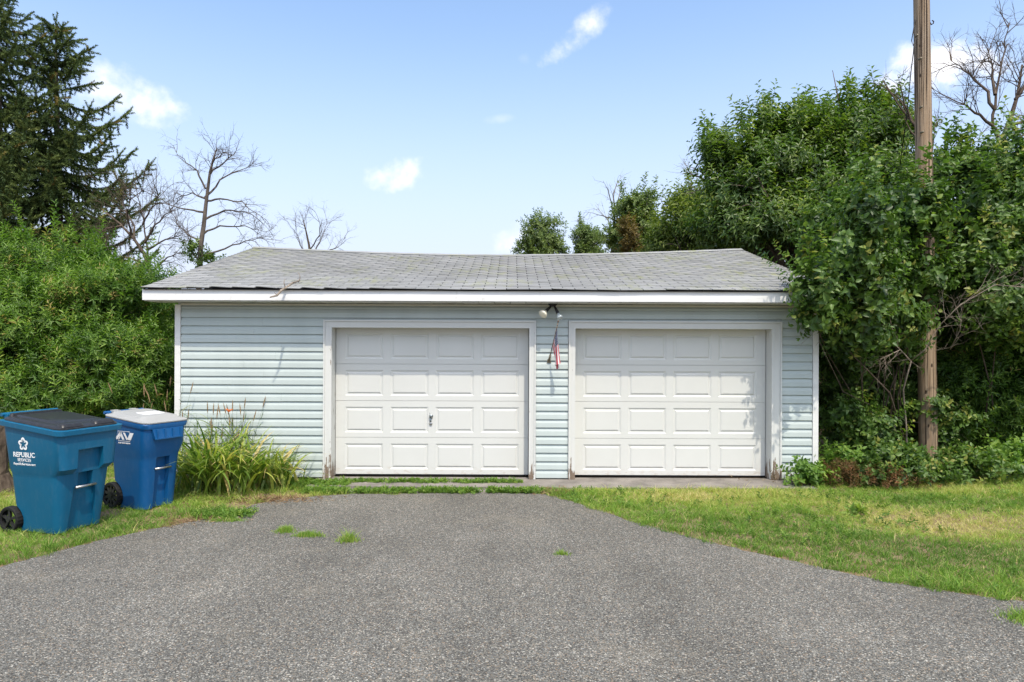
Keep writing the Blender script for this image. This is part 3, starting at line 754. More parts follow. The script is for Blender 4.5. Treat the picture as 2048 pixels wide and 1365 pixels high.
def bin_one():
    w, d, H, rise = .75, .84, 1.03, .095
    root = empty('wheeled_bin', (-4.633, 7.036, 0), 'teal blue wheeled bin with black lid and white star emblem', 'wheeled bin', 'wheeled bins on the grass', (0, 0, R(72)))
    b = MB().rings([rrect(.50, .56, .07, .015, .03), rrect(.515, .575, .08, .05, .03), rrect(.610, .665, .10, .56, .02), rrect(.622, .672, .10, .60, .018), rrect(.655, .745, .10, .655, -.012), rrect(.70, .79, .09, H - .05), rrect(.71, .80, .09, H)])
    cut = []
    y0 = -.5
    def prismcut(z0, z1, hw0, hw1, yd0, yd1):
        c = MB(); c.add([(-hw0, y0, z0), (hw0, y0, z0), (hw0, yd0, z0), (-hw0, yd0, z0), (-hw1, y0, z1), (hw1, y0, z1), (hw1, yd1, z1), (-hw1, yd1, z1)],
                        [(0, 3, 2, 1), (4, 5, 6, 7), (0, 1, 5, 4), (1, 2, 6, 5), (2, 3, 7, 6), (3, 0, 4, 7)]); return c.mesh('c')
    cut.append(prismcut(-.1, .44, .17, .12, -.205, -.255))
    cut.append(prismcut(.43, .60, .085, .08, -.225, -.235))
    cut.append(prismcut(.56, .84, .15, .14, -.318, -.330))
    for sx in (-1, 1):                                   # wheel arches
        cut.append(MB().tube([(sx * .40, .345, .13), (sx * .205, .345, .13)], .155, 24).mesh('c'))
    me = boolean(b.mesh('body'), cut); shear(me, d, rise, .85, H); autosmooth(me)
    body = link('body', me, M['teal_plastic'], root); bevel_shade(body, .007)
    rim = MB().rings([rrect(.70, .79, .085, H - .036), rrect(w, d, .07, H - .034), rrect(w + .006, d + .006, .07, H + .012), rrect(.71, .80, .08, H + .016)])
    me = rim.mesh('rim_band'); shear(me, d, rise, 0, .5); autosmooth(me); link('rim_band', me, M['teal_plastic'], root)
    ld = MB().rings([rrect(.69, .79, .08, H + .018, .005), rrect(.69, .79, .08, H + .03, .005), rrect(.66, .74, .08, H + .045, .01), rrect(.60, .66, .06, H + .05, .015)])
    me = ld.mesh('lid'); shear(me, d, rise, 0, .5); autosmooth(me, 50); lid = link('lid', me, M['black_plastic'], root)
    pr = MB().rings([rrect(.50, .60, .05, H + .047, .06), rrect(.47, .56, .05, H + .062, .07)])
    pr.rings([rrect(.56, .05, .02, H + .046, .36), rrect(.54, .04, .02, H + .072, .36)])
    me = pr.mesh('lid_panel'); shear(me, d, rise, 0, .5); autosmooth(me, 50); link('lid_panel', me, M['black_plastic'], lid)
    for sx in (-.5, .5):                                  # moulded grips on the front edge of the lid
        hb = MB().rings([rrect(.24, .10, .03, H + .040, -.33), rrect(.22, .085, .03, H + .066, -.325), rrect(.17, .05, .02, H + .072, -.32)])
        hb.v = [(x + sx * .36, y, z) for x, y, z in hb.v]
        me = hb.mesh('lid_grip'); shear(me, d, rise, 0, .5); autosmooth(me, 50); link('lid_grip', me, M['black_plastic'], lid)
    hd = MB().tube([(-.30, .452, H + .05), (.30, .452, H + .05)], .019, 12)
    for x in (-.26, -.05, .05, .26): hd.box(x - .018, x + .018, .39, .455, H + .02, H + .058)
    me = hd.mesh('handle'); shear(me, d, rise, 0, .5); link('handle', me, M['teal_plastic'], root)
    MB().tube([(-.115, -.318, .455), (.115, -.318, .455)], .0125, 12).build('lift_bar', M['steel'], root, True)
    for sx in (-1, 1): wheel(root, sx * .275, .345, .13, .075, sx, 5)
    MB().tube([(-.27, .345, .13), (.27, .345, .13)], .012, 10).build('axle', M['steel'], root, True)
    # print on the side that faces -x (reads from the rear towards the front)
    def side(y, z):
        t = (z - .66) / (H - .05 - .66); x = -(.655 + (.70 - .655) * t) / 2 - .0022
        n = Vector((-1, 0, -.07)).normalized(); X = Vector((0, -1, 0)); Yv = n.cross(X).normalized()
        return Matrix(((X.x, Yv.x, n.x, x), (X.y, Yv.y, n.y, y), (X.z, Yv.z, n.z, z), (0, 0, 0, 1)))
    yc = .085
    text_mesh('lettering', 'REPUBLIC', .068, 'white_print', body, side(yc, .775), .0012)
    text_mesh('lettering', 'SERVICES', .044, 'white_print', body, side(yc, .731), .0002)
    text_mesh('lettering', 'RepublicServices.com', .034, 'white_print', body, side(yc, .694), .0003)
    st = MB()
    Ro, Ri = .058, .034
    for k in range(5):
        a = math.pi / 2 + k * 2 * math.pi / 5; pts = []
        for j in range(-6, 7):
            t = j / 6; aa = a + t * math.pi / 5 * .86; rr = Ri + (Ro - Ri) * (1 - abs(t) ** 1.6)
            pts.append((rr * math.cos(aa), rr * math.sin(aa)))
        strip_loop(st, pts, .019, .0, False)
        aa = a - math.pi / 5 * .9; c0 = (Ri * math.cos(aa), Ri * math.sin(aa)); td = (math.sin(aa), -math.cos(aa))
        st.add([(c0[0] * .55, c0[1] * .55, 0), (c0[0] * 1.5, c0[1] * 1.5, 0), (c0[0] + td[0] * .02, c0[1] + td[1] * .02, 0)], [(0, 1, 2)])
    me = st.mesh('emblem'); me.transform(side(yc, .905)); link('emblem', me, M['white_print'], body)
    return root
def bin_two():
    w, d, H, rise = .60, .73, .985, .075
    root = empty('wheeled_bin', (-4.275, 7.995, 0), 'royal blue wheeled bin with pale grey lid and white slanted emblem', 'wheeled bin', 'wheeled bins on the grass', (0, 0, R(65)))
    b = MB().rings([rrect(.42, .50, .07, .015, .03), rrect(.43, .51, .08, .05, .03), rrect(.485, .58, .09, .56, .02), rrect(.495, .59, .09, .62, .015), rrect(.54, .655, .09, .74), rrect(.56, .68, .09, H - .05), rrect(.57, .69, .09, H)])
    cut = []
    def pc(z0, z1, hw0, hw1, yd0, yd1):
        c = MB(); y0 = -.5; c.add([(-hw0, y0, z0), (hw0, y0, z0), (hw0, yd0, z0), (-hw0, yd0, z0), (-hw1, y0, z1), (hw1, y0, z1), (hw1, yd1, z1), (-hw1, yd1, z1)],
                        [(0, 3, 2, 1), (4, 5, 6, 7), (0, 1, 5, 4), (1, 2, 6, 5), (2, 3, 7, 6), (3, 0, 4, 7)]); return c.mesh('c')
    cut.append(pc(-.1, .60, .10, .085, -.165, -.20))
    for sx in (-1, 1):
        cut.append(MB().tube([(sx * .33, .285, .15), (sx * .165, .285, .15)], .172, 24).mesh('c'))
        # scooped corner under the shoulder
        cut.append(MB().tube([(sx * .335, -.36, .50), (sx * .275, -.335, .655)], [.005, .085], 16).mesh('c'))
    me = boolean(b.mesh('body'), cut); shear(me, d, rise, .8, H); autosmooth(me)
    body = link('body', me, M['blue_plastic'], root); bevel_shade(body, .007)
    rim = MB().rings([rrect(.56, .68, .085, H - .055), rrect(w - .02, d - .02, .09, H - .05), rrect(w, d, .09, H - .005), rrect(w - .01, d - .01, .09, H + .012), rrect(.56, .68, .08, H + .014)])
    me = rim.mesh('rim_band'); shear(me, d, rise, 0, .5); autosmooth(me); link('rim_band', me, M['blue_plastic'], root)
    lip = MB().add([(-.20, -.357, H - .05), (.20, -.357, H - .05), (.175, -.375, H - .16), (-.175, -.375, H - .16), (-.20, -.33, H - .05), (.20, -.33, H - .05), (.175, -.325, H - .165), (-.175, -.325, H - .165)],
                   [(0, 1, 2, 3), (7, 6, 5, 4), (0, 4, 5, 1), (1, 5, 6, 2), (2, 6, 7, 3), (3, 7, 4, 0)])
    lip.box(-.182, .182, -.383, -.372, H - .168, H - .152)
    lipo = lip.build('front_lip', M['blue_plastic'], root)
    for x in (-.15, -.05, .05, .15): MB().box(x - .006, x + .006, -.381, -.356, H - .153, H - .055).build('rib', M['blue_plastic'], lipo)
    ld = MB().rings([rrect(w + .005, d + .005, .10, H + .014), rrect(w + .008, d + .008, .10, H + .026), rrect(w - .05, d - .05, .09, H + .034), rrect(w - .10, d - .13, .08, H + .036, .02), rrect(w - .14, d - .18, .06, H + .062, .03), rrect(w - .30, d - .34, .05, H + .070, .04)])
    me = ld.mesh('lid'); shear(me, d, rise, 0, .5); autosmooth(me, 40); lid = link('lid', me, M['grey_plastic'], root)
    st = MB().box(-.10, .16, -.10, .06, H + .0700, H + .0712); me = st.mesh('sticker'); shear(me, d, rise, 0, .5); link('sticker', me, M['white_print'], lid)
    hd = MB().tube([(-.25, .40, H + .035), (.25, .40, H + .035)], .017, 12)
    for x in (-.22, .22): hd.box(x - .016, x + .016, .34, .402, H + .01, H + .045)
    me = hd.mesh('handle'); shear(me, d, rise, 0, .5); link('handle', me, M['blue_plastic'], root)
    for x in (-.13, .10):
        hg = MB().box(x - .04, x + .04, .33, .405, H + .03, H + .06); me = hg.mesh('hinge'); shear(me, d, rise, 0, .5); link('hinge', me, M['grey_plastic'], lid)
    MB().tube([(-.105, -.275, .47), (.105, -.275, .47)], .012, 12).build('lift_bar', M['steel'], root, True)
    for sx in (-1, 1): wheel(root, sx * .225, .285, .15, .07, sx, 10)
    MB().tube([(-.22, .285, .15), (.22, .285, .15)], .012, 10).build('axle', M['steel'], root, True)
    def side(y, z):
        t = (z - .74) / (H - .05 - .74); x = -(.54 + .02 * t) / 2 - .0025
        n = Vector((-1, 0, -.05)).normalized(); X = Vector((0, -1, 0)); Yv = n.cross(X).normalized()
        return Matrix(((X.x, Yv.x, n.x, x), (X.y, Yv.y, n.y, y), (X.z, Yv.z, n.z, z), (0, 0, 0, 1)))
    e = MB()
    strip_loop(e, [(-.10, -.05), (.10, -.05), (.10, .06), (-.10, .06)], .006, 0)
    sl = .055
    def bar(x0, x1, y0, y1, s0, s1): e.add([(x0 + s0, y0, .0006), (x1 + s0, y0, .0006), (x1 + s1, y1, .0006), (x0 + s1, y1, .0006)], [(0, 1, 2, 3)])
    bar(-.16, -.115, -.035, .048, 0, .09); bar(-.06, -.02, -.035, .048, .03, -.02); bar(-.066, -.05, -.035, .02, -.03, .005)
    bar(-.005, .03, -.035, .048, .045, -.01); bar(.055, .085, -.035, .048, -.005, .05); bar(.10, .135, -.035, .048, -.02, .035)
    me = e.mesh('emblem'); me.transform(side(.015, .845)); link('emblem', me, M['white_print'], body)
    text_mesh('lettering', 'ALLIED WASTE SERVICES', .0185, 'white_print', body, side(.015, .765), .0008)
    return root
bin_one(); bin_two()

# ================================================================== UTILITY POLE
pb = W(1857, 938, 10.45); pb.z = 0
ptop_x = W(1843, 0, 10.45).x - pb.x
pole = empty('utility_pole', pb, 'weathered brown wooden utility pole rising out of the bushes', 'pole')
H = 9.4
rs = []
n = 22
ph = [RNG.uniform(0, 6.28) for _ in range(4)]
for k in range(48):
    t = k / 47; z = -.25 + (H + .25) * t; r = .132 - .028 * t
    lean = ptop_x * max(0, z) / 7.2
    rs.append([Vector((lean + r * (1 + .02 * math.sin(3 * a + ph[0]) + .012 * math.sin(7 * a + ph[1] + z * .6) + RNG.normal(0, .006)) * math.cos(a),
                       r * (1 + .02 * math.sin(3 * a + ph[0])) * math.sin(a), z)) for a in [2 * math.pi * i / n for i in range(n)]])
MB().rings(rs).build('shaft', M['pole_wood'], pole, True)
def pp(px, py, dy=0): 
    v = W(px, py, 10.45 - .12 + dy) - pb; return v
hk = pp(1860, 46, .12)
MB().tube([hk + Vector((-.05, 0, -.01)), hk, hk + Vector((.02, 0, -.03)), hk + Vector((.05, 0, -.01)), hk + Vector((.055, 0, .02)), hk + Vector((.03, 0, .035))], .009, 8).build('hook', M['black_metal'], pole, True)
hk2 = pp(1829, 45, .12)
MB().tube([hk2 + Vector((.05, 0, 0)), hk2 + Vector((-.005, 0, 0)), hk2 + Vector((-.006, 0, -.03))], .012, 8).build('bracket', M['black_metal'], pole, True)
cb = [pp(1830, 40, .1), pp(1826, 65, .1), pp(1823, 82, .1), pp(1826, 92, .1), pp(1829, 80, .1), pp(1826, 110, .1), pp(1821, 150, .1), pp(1817, 195, .15), pp(1812, 240, .4), pp(1800, 330, .9)]
MB().tube(cb, .007, 6).build('cable', M['black_metal'], pole, True)
for px, py in ((1840, 118), (1833, 72), (1842, 215), (1844, 265)):
    q = pp(px, py); MB().tube([q + Vector((0, .03, 0)), q + Vector((0, -.03, 0))], .016, 8).build('bolt', M['brass_old'], pole, True)

# ================================================================== FOLIAGE TOOLS
def leaf(kind, L, Wd, fold=.25, droop=.15):
    f = Wd * fold
    if kind == 'thin':
        v = np.array([(0, 0, 0), (-Wd / 2, L * .42, f), (0, L, -droop * L), (Wd / 2, L * .42, f)]); t = np.array([(0, 2, 1), (0, 3, 2)])
    else:
        v = np.array([(0, 0, 0), (-Wd * .5, L * .30, f), (-Wd * .36, L * .66, f * .7 - droop * L * .4), (0, L, -droop * L), (Wd * .36, L * .66, f * .7 - droop * L * .4), (Wd * .5, L * .30, f), (0, L * .5, -droop * L * .25)])
        t = np.array([(0, 6, 1), (1, 6, 2), (2, 6, 3), (3, 6, 4), (4, 6, 5), (5, 6, 0)])
    return v, t
def shoot(kind, n, length, L, Wd, tilt=(45, 80), seed=0, droop=.15, opposite=False, stem=.0025, hang=0.0):
    """a twig along +Z carrying n leaves"""
    rg = np.random.default_rng(seed); V = []; T = []; Rn = []; b = 0
    for i in range(n):
        t = (i + .5) / n; h = length * (.12 + .88 * t)
        phi = (i // 2 * math.pi / 2 + (i % 2) * math.pi if opposite else i * 2.4) + rg.normal(0, .3)
        s = (1.0 - .45 * t ** 3) * rg.uniform(.8, 1.15); v, tr = leaf(kind, L * s, Wd * s, .25, droop * rg.uniform(.3, 1.6))
        ti = R(rg.uniform(*tilt)) * (1 - .55 * t ** 2)
        ydir = np.array([math.sin(ti) * math.cos(phi), math.sin(ti) * math.sin(phi), math.cos(ti) - hang])
        ydir /= np.linalg.norm(ydir)
        xdir = np.array([-math.sin(phi), math.cos(phi), 0]); xdir = xdir + rg.normal(0, .25, 3); xdir -= ydir * xdir.dot(ydir); xdir /= np.linalg.norm(xdir)
        zdir = np.cross(xdir, ydir)
        if zdir[2] < 0 and ti > .3: xdir, zdir = -xdir, -zdir
        base = np.array([0, 0, h]) + ydir * L * .06
        V.append(base + v @ np.stack([xdir, ydir, zdir])); T.append(tr + b); b += len(v); Rn.append(np.full(len(v), rg.normal(0, .10) + .12 * t))
    if stem:
        s = stem; V.append(np.array([(-s, 0, 0), (s, 0, 0), (0, s * .5, length), (0, -s, 0), (0, s, 0), (s * .5, 0, length)])); T.append(np.array([(0, 1, 2), (3, 4, 5)]) + b); Rn.append(np.full(6, -.1))
    return np.concatenate(V), np.concatenate(T), np.concatenate(Rn)
def frames(D, rg):
    D = D / np.linalg.norm(D, axis=1, keepdims=True); A = rg.normal(size=D.shape)
    X = A - D * (A * D).sum(1, keepdims=True); X /= np.linalg.norm(X, axis=1, keepdims=True); Y = np.cross(D, X)
    return np.stack([X, Y, D], 1)                              # rows are axes
def place(temps, P, D, S, rnd, rg):
    V = []; T = []; Rn = []; b = 0; ch = rg.integers(0, len(temps), len(P)); Fm = frames(D, rg)
    for k, (tv, tt, tr) in enumerate(temps):
        ix = np.where(ch == k)[0]
        if not len(ix): continue
        v = np.einsum('vi,nij->nvj', tv, Fm[ix]) * S[ix][:, None, None] + P[ix][:, None, :]
        V.append(v.reshape(-1, 3)); T.append((tt[None] + (np.arange(len(ix)) * len(tv))[:, None, None] + b).reshape(-1, 3)); b += len(ix) * len(tv)
        Rn.append((rnd[ix][:, None] + tr[None]).ravel())
    return np.concatenate(V), np.concatenate(T), np.clip(np.concatenate(Rn), 0, 1)
def plump(L):
    """(px,py,rx,ry,Y[,depth radius m]) -> centre, radii"""
    o = []
    for q in L:
        px, py, rx, ry, Y = q[:5]; c = W(px, py, Y); a = rx / F * Y; b = ry / F * Y
        o.append((np.array(c), np.array((a, q[5] if len(q) > 5 else min(1.3, (a + b) / 2), b))))
    return o
def scatter(lumps, n, rg, bumps=16, amp=.38, up=.45, jit=.5, inner=.2, cl=None, lead=0):
    """shoots gathered in branch clumps over the surface of each lump, a few inside"""
    ar = np.array([(r[0] * r[1] + r[0] * r[2] + r[1] * r[2]) for c, r in lumps]); tot = ar.sum(); P = []; D = []; Q = []
    for (c, r), a in zip(lumps, ar):
        k = max(10, int(n * a / tot)); gm = (r[0] * r[1] * r[2]) ** (1 / 3); rs0 = cl if cl else np.clip(gm * .42, .10, .36)
        nc = max(5, int(2.7 * a / (rs0 * rs0 * 3.2))); nv = rg.normal(size=(nc, 3)); nv /= np.linalg.norm(nv, axis=1, keepdims=True)
        rho = rg.uniform(.55, 1.05, nc) + np.where(rg.random(nc) < .22, rg.uniform(.08, .34, nc), 0)
        C = c + nv * rho[:, None] * np.maximum(r * .9 - rs0 * .5, r * .35); rs = rs0 * rg.uniform(.5, 1.3, nc); wgt = rs ** 2; wgt /= wgt.sum(); ci = rg.choice(nc, k, p=wgt)
        o = rg.normal(size=(k, 3)); o /= np.linalg.norm(o, axis=1, keepdims=True); rr = rg.random(k) ** .45
        isin = rg.random(k) < inner; ol = nv[ci] / r; ol /= np.linalg.norm(ol, axis=1, keepdims=True)
        oo = o + ol * .45 + np.array([0, 0, .25])
        p = C[ci] + oo * (rr * rs[ci])[:, None] * np.array([1, 1, .75])
        pin = c + o * r * (rg.random(k) ** .5 * .75)[:, None]; p = np.where(isin[:, None], pin, p)
        P.append(p); D.append(o * .7 + ol * .6 + np.array([0, 0, up]) + rg.normal(size=(k, 3)) * jit * .6); ct = rg.normal(0, .10, nc); Q.append(ct[ci])
        for q in range(lead):                                  # upright leafy shoots standing out of the outline
            v = rg.normal(size=3); v[2] = abs(v[2]) + .5; v /= np.linalg.norm(v); st_ = c + v * r * .92; dv = v * np.array([.5, .5, .3]) + np.array([0, 0, .9]) + rg.normal(0, .2, 3); dv /= np.linalg.norm(dv)
            m_ = int(rg.integers(3, 6)); st = np.array([st_ + dv * .15 * j for j in range(m_)]); P.append(st); D.append(np.tile(dv, (m_, 1)) + rg.normal(0, .22, (m_, 3))); Q.append(np.full(m_, .12))
    P = np.concatenate(P); D = np.concatenate(D); Q = np.concatenate(Q); ok = P[:, 2] > .06
    return P[ok], D[ok], Q[ok]
def limbs(base, lumps, r0, rg, per=2, sides=6, multi=False):
    mb = MB(); base = Vector(base); hi = max(l[0][2] for l in lumps)
    fork = base + Vector((rg.normal(0, .08), rg.normal(0, .08), max(.4, hi * .28)))
    if not multi: mb.tube([base + Vector((0, 0, -.05)), base.lerp(fork, .5) + Vector((rg.normal(0, .04), 0, 0)), fork], [r0, r0 * .85, r0 * .75], 9)
    for c, r in lumps:
        for k in range(per):
            e = Vector(c + rg.normal(size=3) * r * .45); m1 = fork.lerp(e, .4) + Vector((rg.normal(0, .15), rg.normal(0, .15), .25)); m2 = fork.lerp(e, .75) + Vector(rg.normal(0, .08, 3))
            if multi:
                fork = base + Vector((rg.normal(0, .22), rg.normal(0, .15), -.05)); m1 = fork.lerp(e, .4) + Vector((rg.normal(0, .12), rg.normal(0, .12), .22)); m2 = fork.lerp(e, .75) + Vector(rg.normal(0, .08, 3))
            rr = r0 * rg.uniform(.28, .5); mb.tube([fork, m1, m2, e], [rr, rr * .75, rr * .5, rr * .18], sides)
            for q in range(4):
                s = m2.lerp(e, rg.random()); d = Vector(rg.normal(size=3) * r * .5); mb.tube([s, s + d * .5 + Vector((0, 0, .05)), s + d], [rr * .3, rr * .2, rr * .08], 4)
    return mb
def tree(name, label, cat, base, lumps, nsh, temps, leafm, barkm, seed, r0=.12, scale=(.8, 1.2), mean=.45, sd=.16, up=.45, amp=.38, group=None, inner=.3, bumps=16, per=2, jit=.5, crown='crown', lead=None):
    if lead is None: lead = {'sapling': 1, 'shrub': 7, 'bush': 7}.get(cat, 12)
    if name == 'distant_tree': lead = 2
    rg = np.random.default_rng(seed); base = Vector(base); o = empty(name, base, label, cat, group)
    P, D, Q = scatter(lumps, nsh, rg, bumps, amp, up, jit, inner, None, lead)
    rnd = rg.normal(mean, sd, len(P)) + Q + np.where(rg.random(len(P)) > .995, .5, 0)
    V, T, Rn = place(temps, P - np.array(base), D, rg.uniform(*scale, len(P)), rnd, rg)
    link(crown, np_mesh(crown, V, T, Rn), M[leafm], o)
    mb = limbs(base, lumps, r0, rg, per, 6, cat in ('shrub', 'bush', 'sapling')); mb.v = [tuple(Vector(v) - base) for v in mb.v]
    mb.build('trunk', M[barkm], o, True)
    return o
T_SHRUB = [shoot('thin', 13, .27, .098, .025, (40, 85), s, .25) for s in range(5)]
T_LILAC = [shoot('broad', 9, .27, .100, .066, (50, 100), 20 + s, .3, True) for s in range(5)]
T_TREE = [shoot('thin', 13, .44, .140, .052, (45, 95), 40 + s, .3, False, .003, .25) for s in range(5)]
T_LIGHT = [shoot('thin', 12, .40, .14, .042, (50, 100), 60 + s, .3, False, .003, .35) for s in range(4)]
T_SMALL = [shoot('thin', 12, .20, .055, .018, (40, 85), 95 + s, .25) for s in range(4)]
T_FAR = [shoot('thin', 9, .36, .13, .075, (40, 95), 80 + s, .2) for s in range(4)]

def ground_under(px, Y): return (W(px, 0, Y).x, Y, 0)
# ---- shrubs on the left
SH = 'broadleaf shrubs beside the garage'
tree('leafy_shrub', 'big yellow-green leafy shrub mass behind the wheeled bins', 'shrub', ground_under(120, 12),
     plump([(40, 590, 110, 85, 12.4), (150, 592, 95, 76, 12.6), (235, 625, 95, 90, 12.2), (110, 660, 120, 100, 11.6), (20, 690, 120, 110, 11.6), (250, 730, 95, 85, 11.4), (140, 770, 110, 80, 11.0), (20, 800, 110, 90, 10.9), (255, 810, 70, 60, 10.8),
            (-110, 665, 140, 150, 12.0), (-120, 800, 140, 120, 11.2), (90, 535, 55, 40, 12.8), (190, 545, 46, 36, 12.9)]),
     14500, T_SHRUB, 'leaf_shrub', 'bark_brown', 101, .05, (.75, 1.25), .52, .17, .55, .50, SH, .25, 15)
tree('leafy_shrub', 'loose green shrub growing between the garage corner and the leafy shrub mass', 'shrub', ground_under(305, 13.2),
     plump([(320, 690, 60, 70, 13.4), (330, 770, 50, 80, 12.6), (300, 620, 45, 40, 13.6), (290, 840, 70, 60, 12.0), (338, 850, 30, 60, 11.9)]),
     3000, T_SHRUB, 'leaf_shrub', 'bark_grey', 102, .05, (.8, 1.2), .55, .16, .5, .45, SH)
# ---- right: tall tree, lighter tree, lilacs, understorey
tree('broadleaf_tree', 'tall dark green tree with upright leafy shoots behind the garage', 'tree', ground_under(1640, 15.6),
     plump([(1690, 300, 95, 78, 15.6), (1570, 332, 92, 78, 15.4), (1470, 385, 60, 65, 15.0), (1630, 390, 130, 80, 15.2), (1765, 330, 50, 95, 15.8), (1530, 455, 115, 60, 14.8), (1700, 440, 100, 90, 15.2), (1440, 340, 25, 30, 15.2), (1730, 262, 34, 28, 15.8), (1520, 290, 25, 26, 15.4)]),
     5600, T_TREE, 'leaf_tree', 'bark_brown', 103, .17, (.8, 1.35), .45, .15, 1.1, .52, 'trees behind the garage', .14, 13, 3, .4)
tree('broadleaf_tree', 'lighter green tree with drooping leaves peeping over the roof end', 'tree', ground_under(1430, 18.2),
     plump([(1390, 470, 60, 45, 18.2), (1460, 485, 60, 55, 17.8), (1345, 500, 50, 40, 18.8), (1440, 430, 42, 36, 18.4), (1530, 500, 60, 50, 17.4)]),
     2600, T_LIGHT, 'leaf_light', 'bark_brown', 104, .12, (.9, 1.4), .5, .17, .5, .4, 'trees behind the garage')
LB = 'lilac-like bushes around the utility pole'
tree('leafy_bush', 'dark glossy-leaved bush overhanging the corner of the garage roof', 'bush', ground_under(1775, 10.9),
     plump([(1738, 508, 66, 68, 10.5), (1728, 580, 40, 38, 9.2, .33), (1722, 655, 36, 38, 9.3, .33), (1645, 598, 28, 16, 8.95, .15), (1640, 645, 18, 24, 9.0, .12), (1612, 588, 14, 8, 8.95, .1), (1752, 565, 52, 66, 10.1), (1750, 640, 66, 50, 10.1), (1835, 470, 60, 55, 11.7), (1690, 470, 62, 48, 11.2), (1700, 730, 55, 45, 10.5), (1792, 665, 32, 40, 10.2), (1852, 432, 40, 30, 10.0, .25), (1858, 568, 24, 22, 10.05, .2), (1745, 430, 60, 45, 11.4), (1738, 440, 30, 28, 8.9, .26), (1730, 525, 24, 26, 8.9, .22)]),
     5000, T_LILAC, 'leaf_lilac', 'bark_brown', 105, .035, (.6, 1.35), .5, .16, .25, .45, LB, .15, 18, 1)
tree('leafy_bush', 'tall glossy-leaved bush beside the wooden pole under the bare treetop', 'bush', ground_under(1975, 11.2),
     plump([(1950, 415, 70, 72, 11.2), (2010, 395, 85, 70, 11.4), (1998, 500, 84, 86, 10.4), (2060, 470, 110, 130, 10.6), (1968, 595, 60, 56, 10.3), (2020, 620, 105, 75, 10.4), (2150, 420, 110, 130, 11.2), (2170, 620, 120, 130, 10.8), (1895, 350, 32, 40, 11.4), (1965, 335, 40, 30, 11.6), (2090, 350, 75, 55, 11.6)]),
     7200, T_LILAC, 'leaf_lilac', 'bark_brown', 106, .035, (.6, 1.35), .52, .16, .25, .45, LB, .15, 18, 1)
US = 'dark undergrowth below the bushes'
tree('undergrowth_shrub', 'dark shrub filling the shade between the garage corner and the pole', 'shrub', ground_under(1730, 12.4),
     plump([(1700, 800, 75, 120, 11.9), (1775, 820, 80, 120, 11.7), (1700, 650, 80, 100, 12.3), (1800, 690, 80, 100, 12.4), (1740, 560, 120, 90, 12.8)]),
     3600, T_LILAC, 'leaf_lilac', 'bark_brown', 107, .05, (.9, 1.3), .38, .15, .3, .35, US, .35)
tree('undergrowth_shrub', 'yellowish loose shrub filling the shade right of the wooden pole', 'shrub', ground_under(1960, 12.2),
     plump([(1920, 790, 85, 110, 11.5), (2000, 800, 95, 110, 11.2), (2090, 800, 110, 140, 11.4), (1970, 690, 110, 80, 11.6), (2080, 650, 110, 100, 12.6), (1900, 900, 60, 45, 11.4), (2010, 920, 80, 40, 11.0), (2130, 900, 100, 60, 11.2)]),
     6000, T_SHRUB, 'leaf_shrub', 'bark_brown', 108, .05, (.9, 1.3), .42, .18, .3, .4, US, .35)
tree('broadleaf_tree', 'broad shady tree standing behind the bushes and the pole', 'tree', ground_under(1900, 16.5),
     plump([(1640, 620, 110, 140, 16), (1800, 600, 130, 160, 16.5), (1950, 560, 130, 170, 16.5), (2110, 560, 150, 200, 16.5), (1750, 800, 150, 110, 15.5), (1960, 800, 160, 110, 15.5), (2150, 800, 150, 120, 15.5)]),
     5200, T_FAR, 'leaf_tree', 'bark_brown', 109, .16, (.9, 1.4), .38, .16, .3, .35, 'trees behind the garage', .35)
# young plants under the bush
for px, py, s, lab in ((1720, 945, 1.0, 'slender leafy sapling standing just left of the wooden pole'), (1868, 930, .8, 'small leafy sapling at the right foot of the pole')):
    b = G(px, py); Y = b.y
    tree('sapling', lab, 'sapling', b, plump([(px - 25, py - 115, 38, 28, Y - .1), (px + 30, py - 75, 40, 30, Y - .2), (px, py - 30, 45, 28, Y - .15), (px + 60 * s, py - 20, 35, 22, Y - .2)]),
         330, T_LILAC, 'leaf_lilac', 'bark_grey', 110 + px, .014, (.75, 1.1), .6, .14, .3, .4, 'saplings under the bushes', .3, 14, 3)
# far trees over the ridge
for px, lab, lm, seed, nn, mat in ((1082, 'small round dark green treetop over the middle of the ridge', [(1085, 478, 34, 38, 30), (1050, 502, 20, 16, 30), (1110, 500, 18, 18, 30), (1085, 545, 45, 40, 30)], 121, 1500, 'leaf_far'),
                         (1176, 'smallest ragged green treetop over the ridge', [(1176, 484, 26, 26, 31), (1160, 470, 12, 12, 31), (1180, 525, 32, 30, 31)], 122, 900, 'leaf_far'),
                         (1265, 'ragged green treetop with bare twigs and a rusty vine over the ridge', [(1262, 425, 32, 34, 24), (1290, 455, 36, 40, 24), (1250, 480, 34, 30, 24), (1310, 490, 30, 28, 24), (1270, 530, 50, 40, 24), (1288, 405, 14, 20, 24)], 123, 2100, 'leaf_far'),
                         (1385, 'thin brownish treetop beside the lighter green tree', [(1380, 408, 24, 20, 22), (1355, 425, 18, 18, 22), (1390, 470, 40, 40, 22)], 124, 800, 'leaf_far')):
    Y = lm[0][4]
    o = tree('distant_tree', lab, 'tree', ground_under(px, Y), plump(lm), nn, T_FAR, mat, 'bark_grey', seed, .1, (.8, 1.2), .5, .16, .4, .35, 'treetops showing over the garage roof', .35, 12, 1)
    if px == 1265:
        rg = np.random.default_rng(7); P, D, Q = scatter(plump([(1263, 470, 13, 42, 23.2, .3), (1268, 500, 20, 14, 23.2, .3)]), 420, rg)
        V, T, Rn = place(T_FAR, P - np.array(o.location), D, rg.uniform(.5, .8, len(P)), rg.normal(.5, .2, len(P)), rg); link('vine', np_mesh('vine', V, T, Rn), M['leaf_rust'], o)
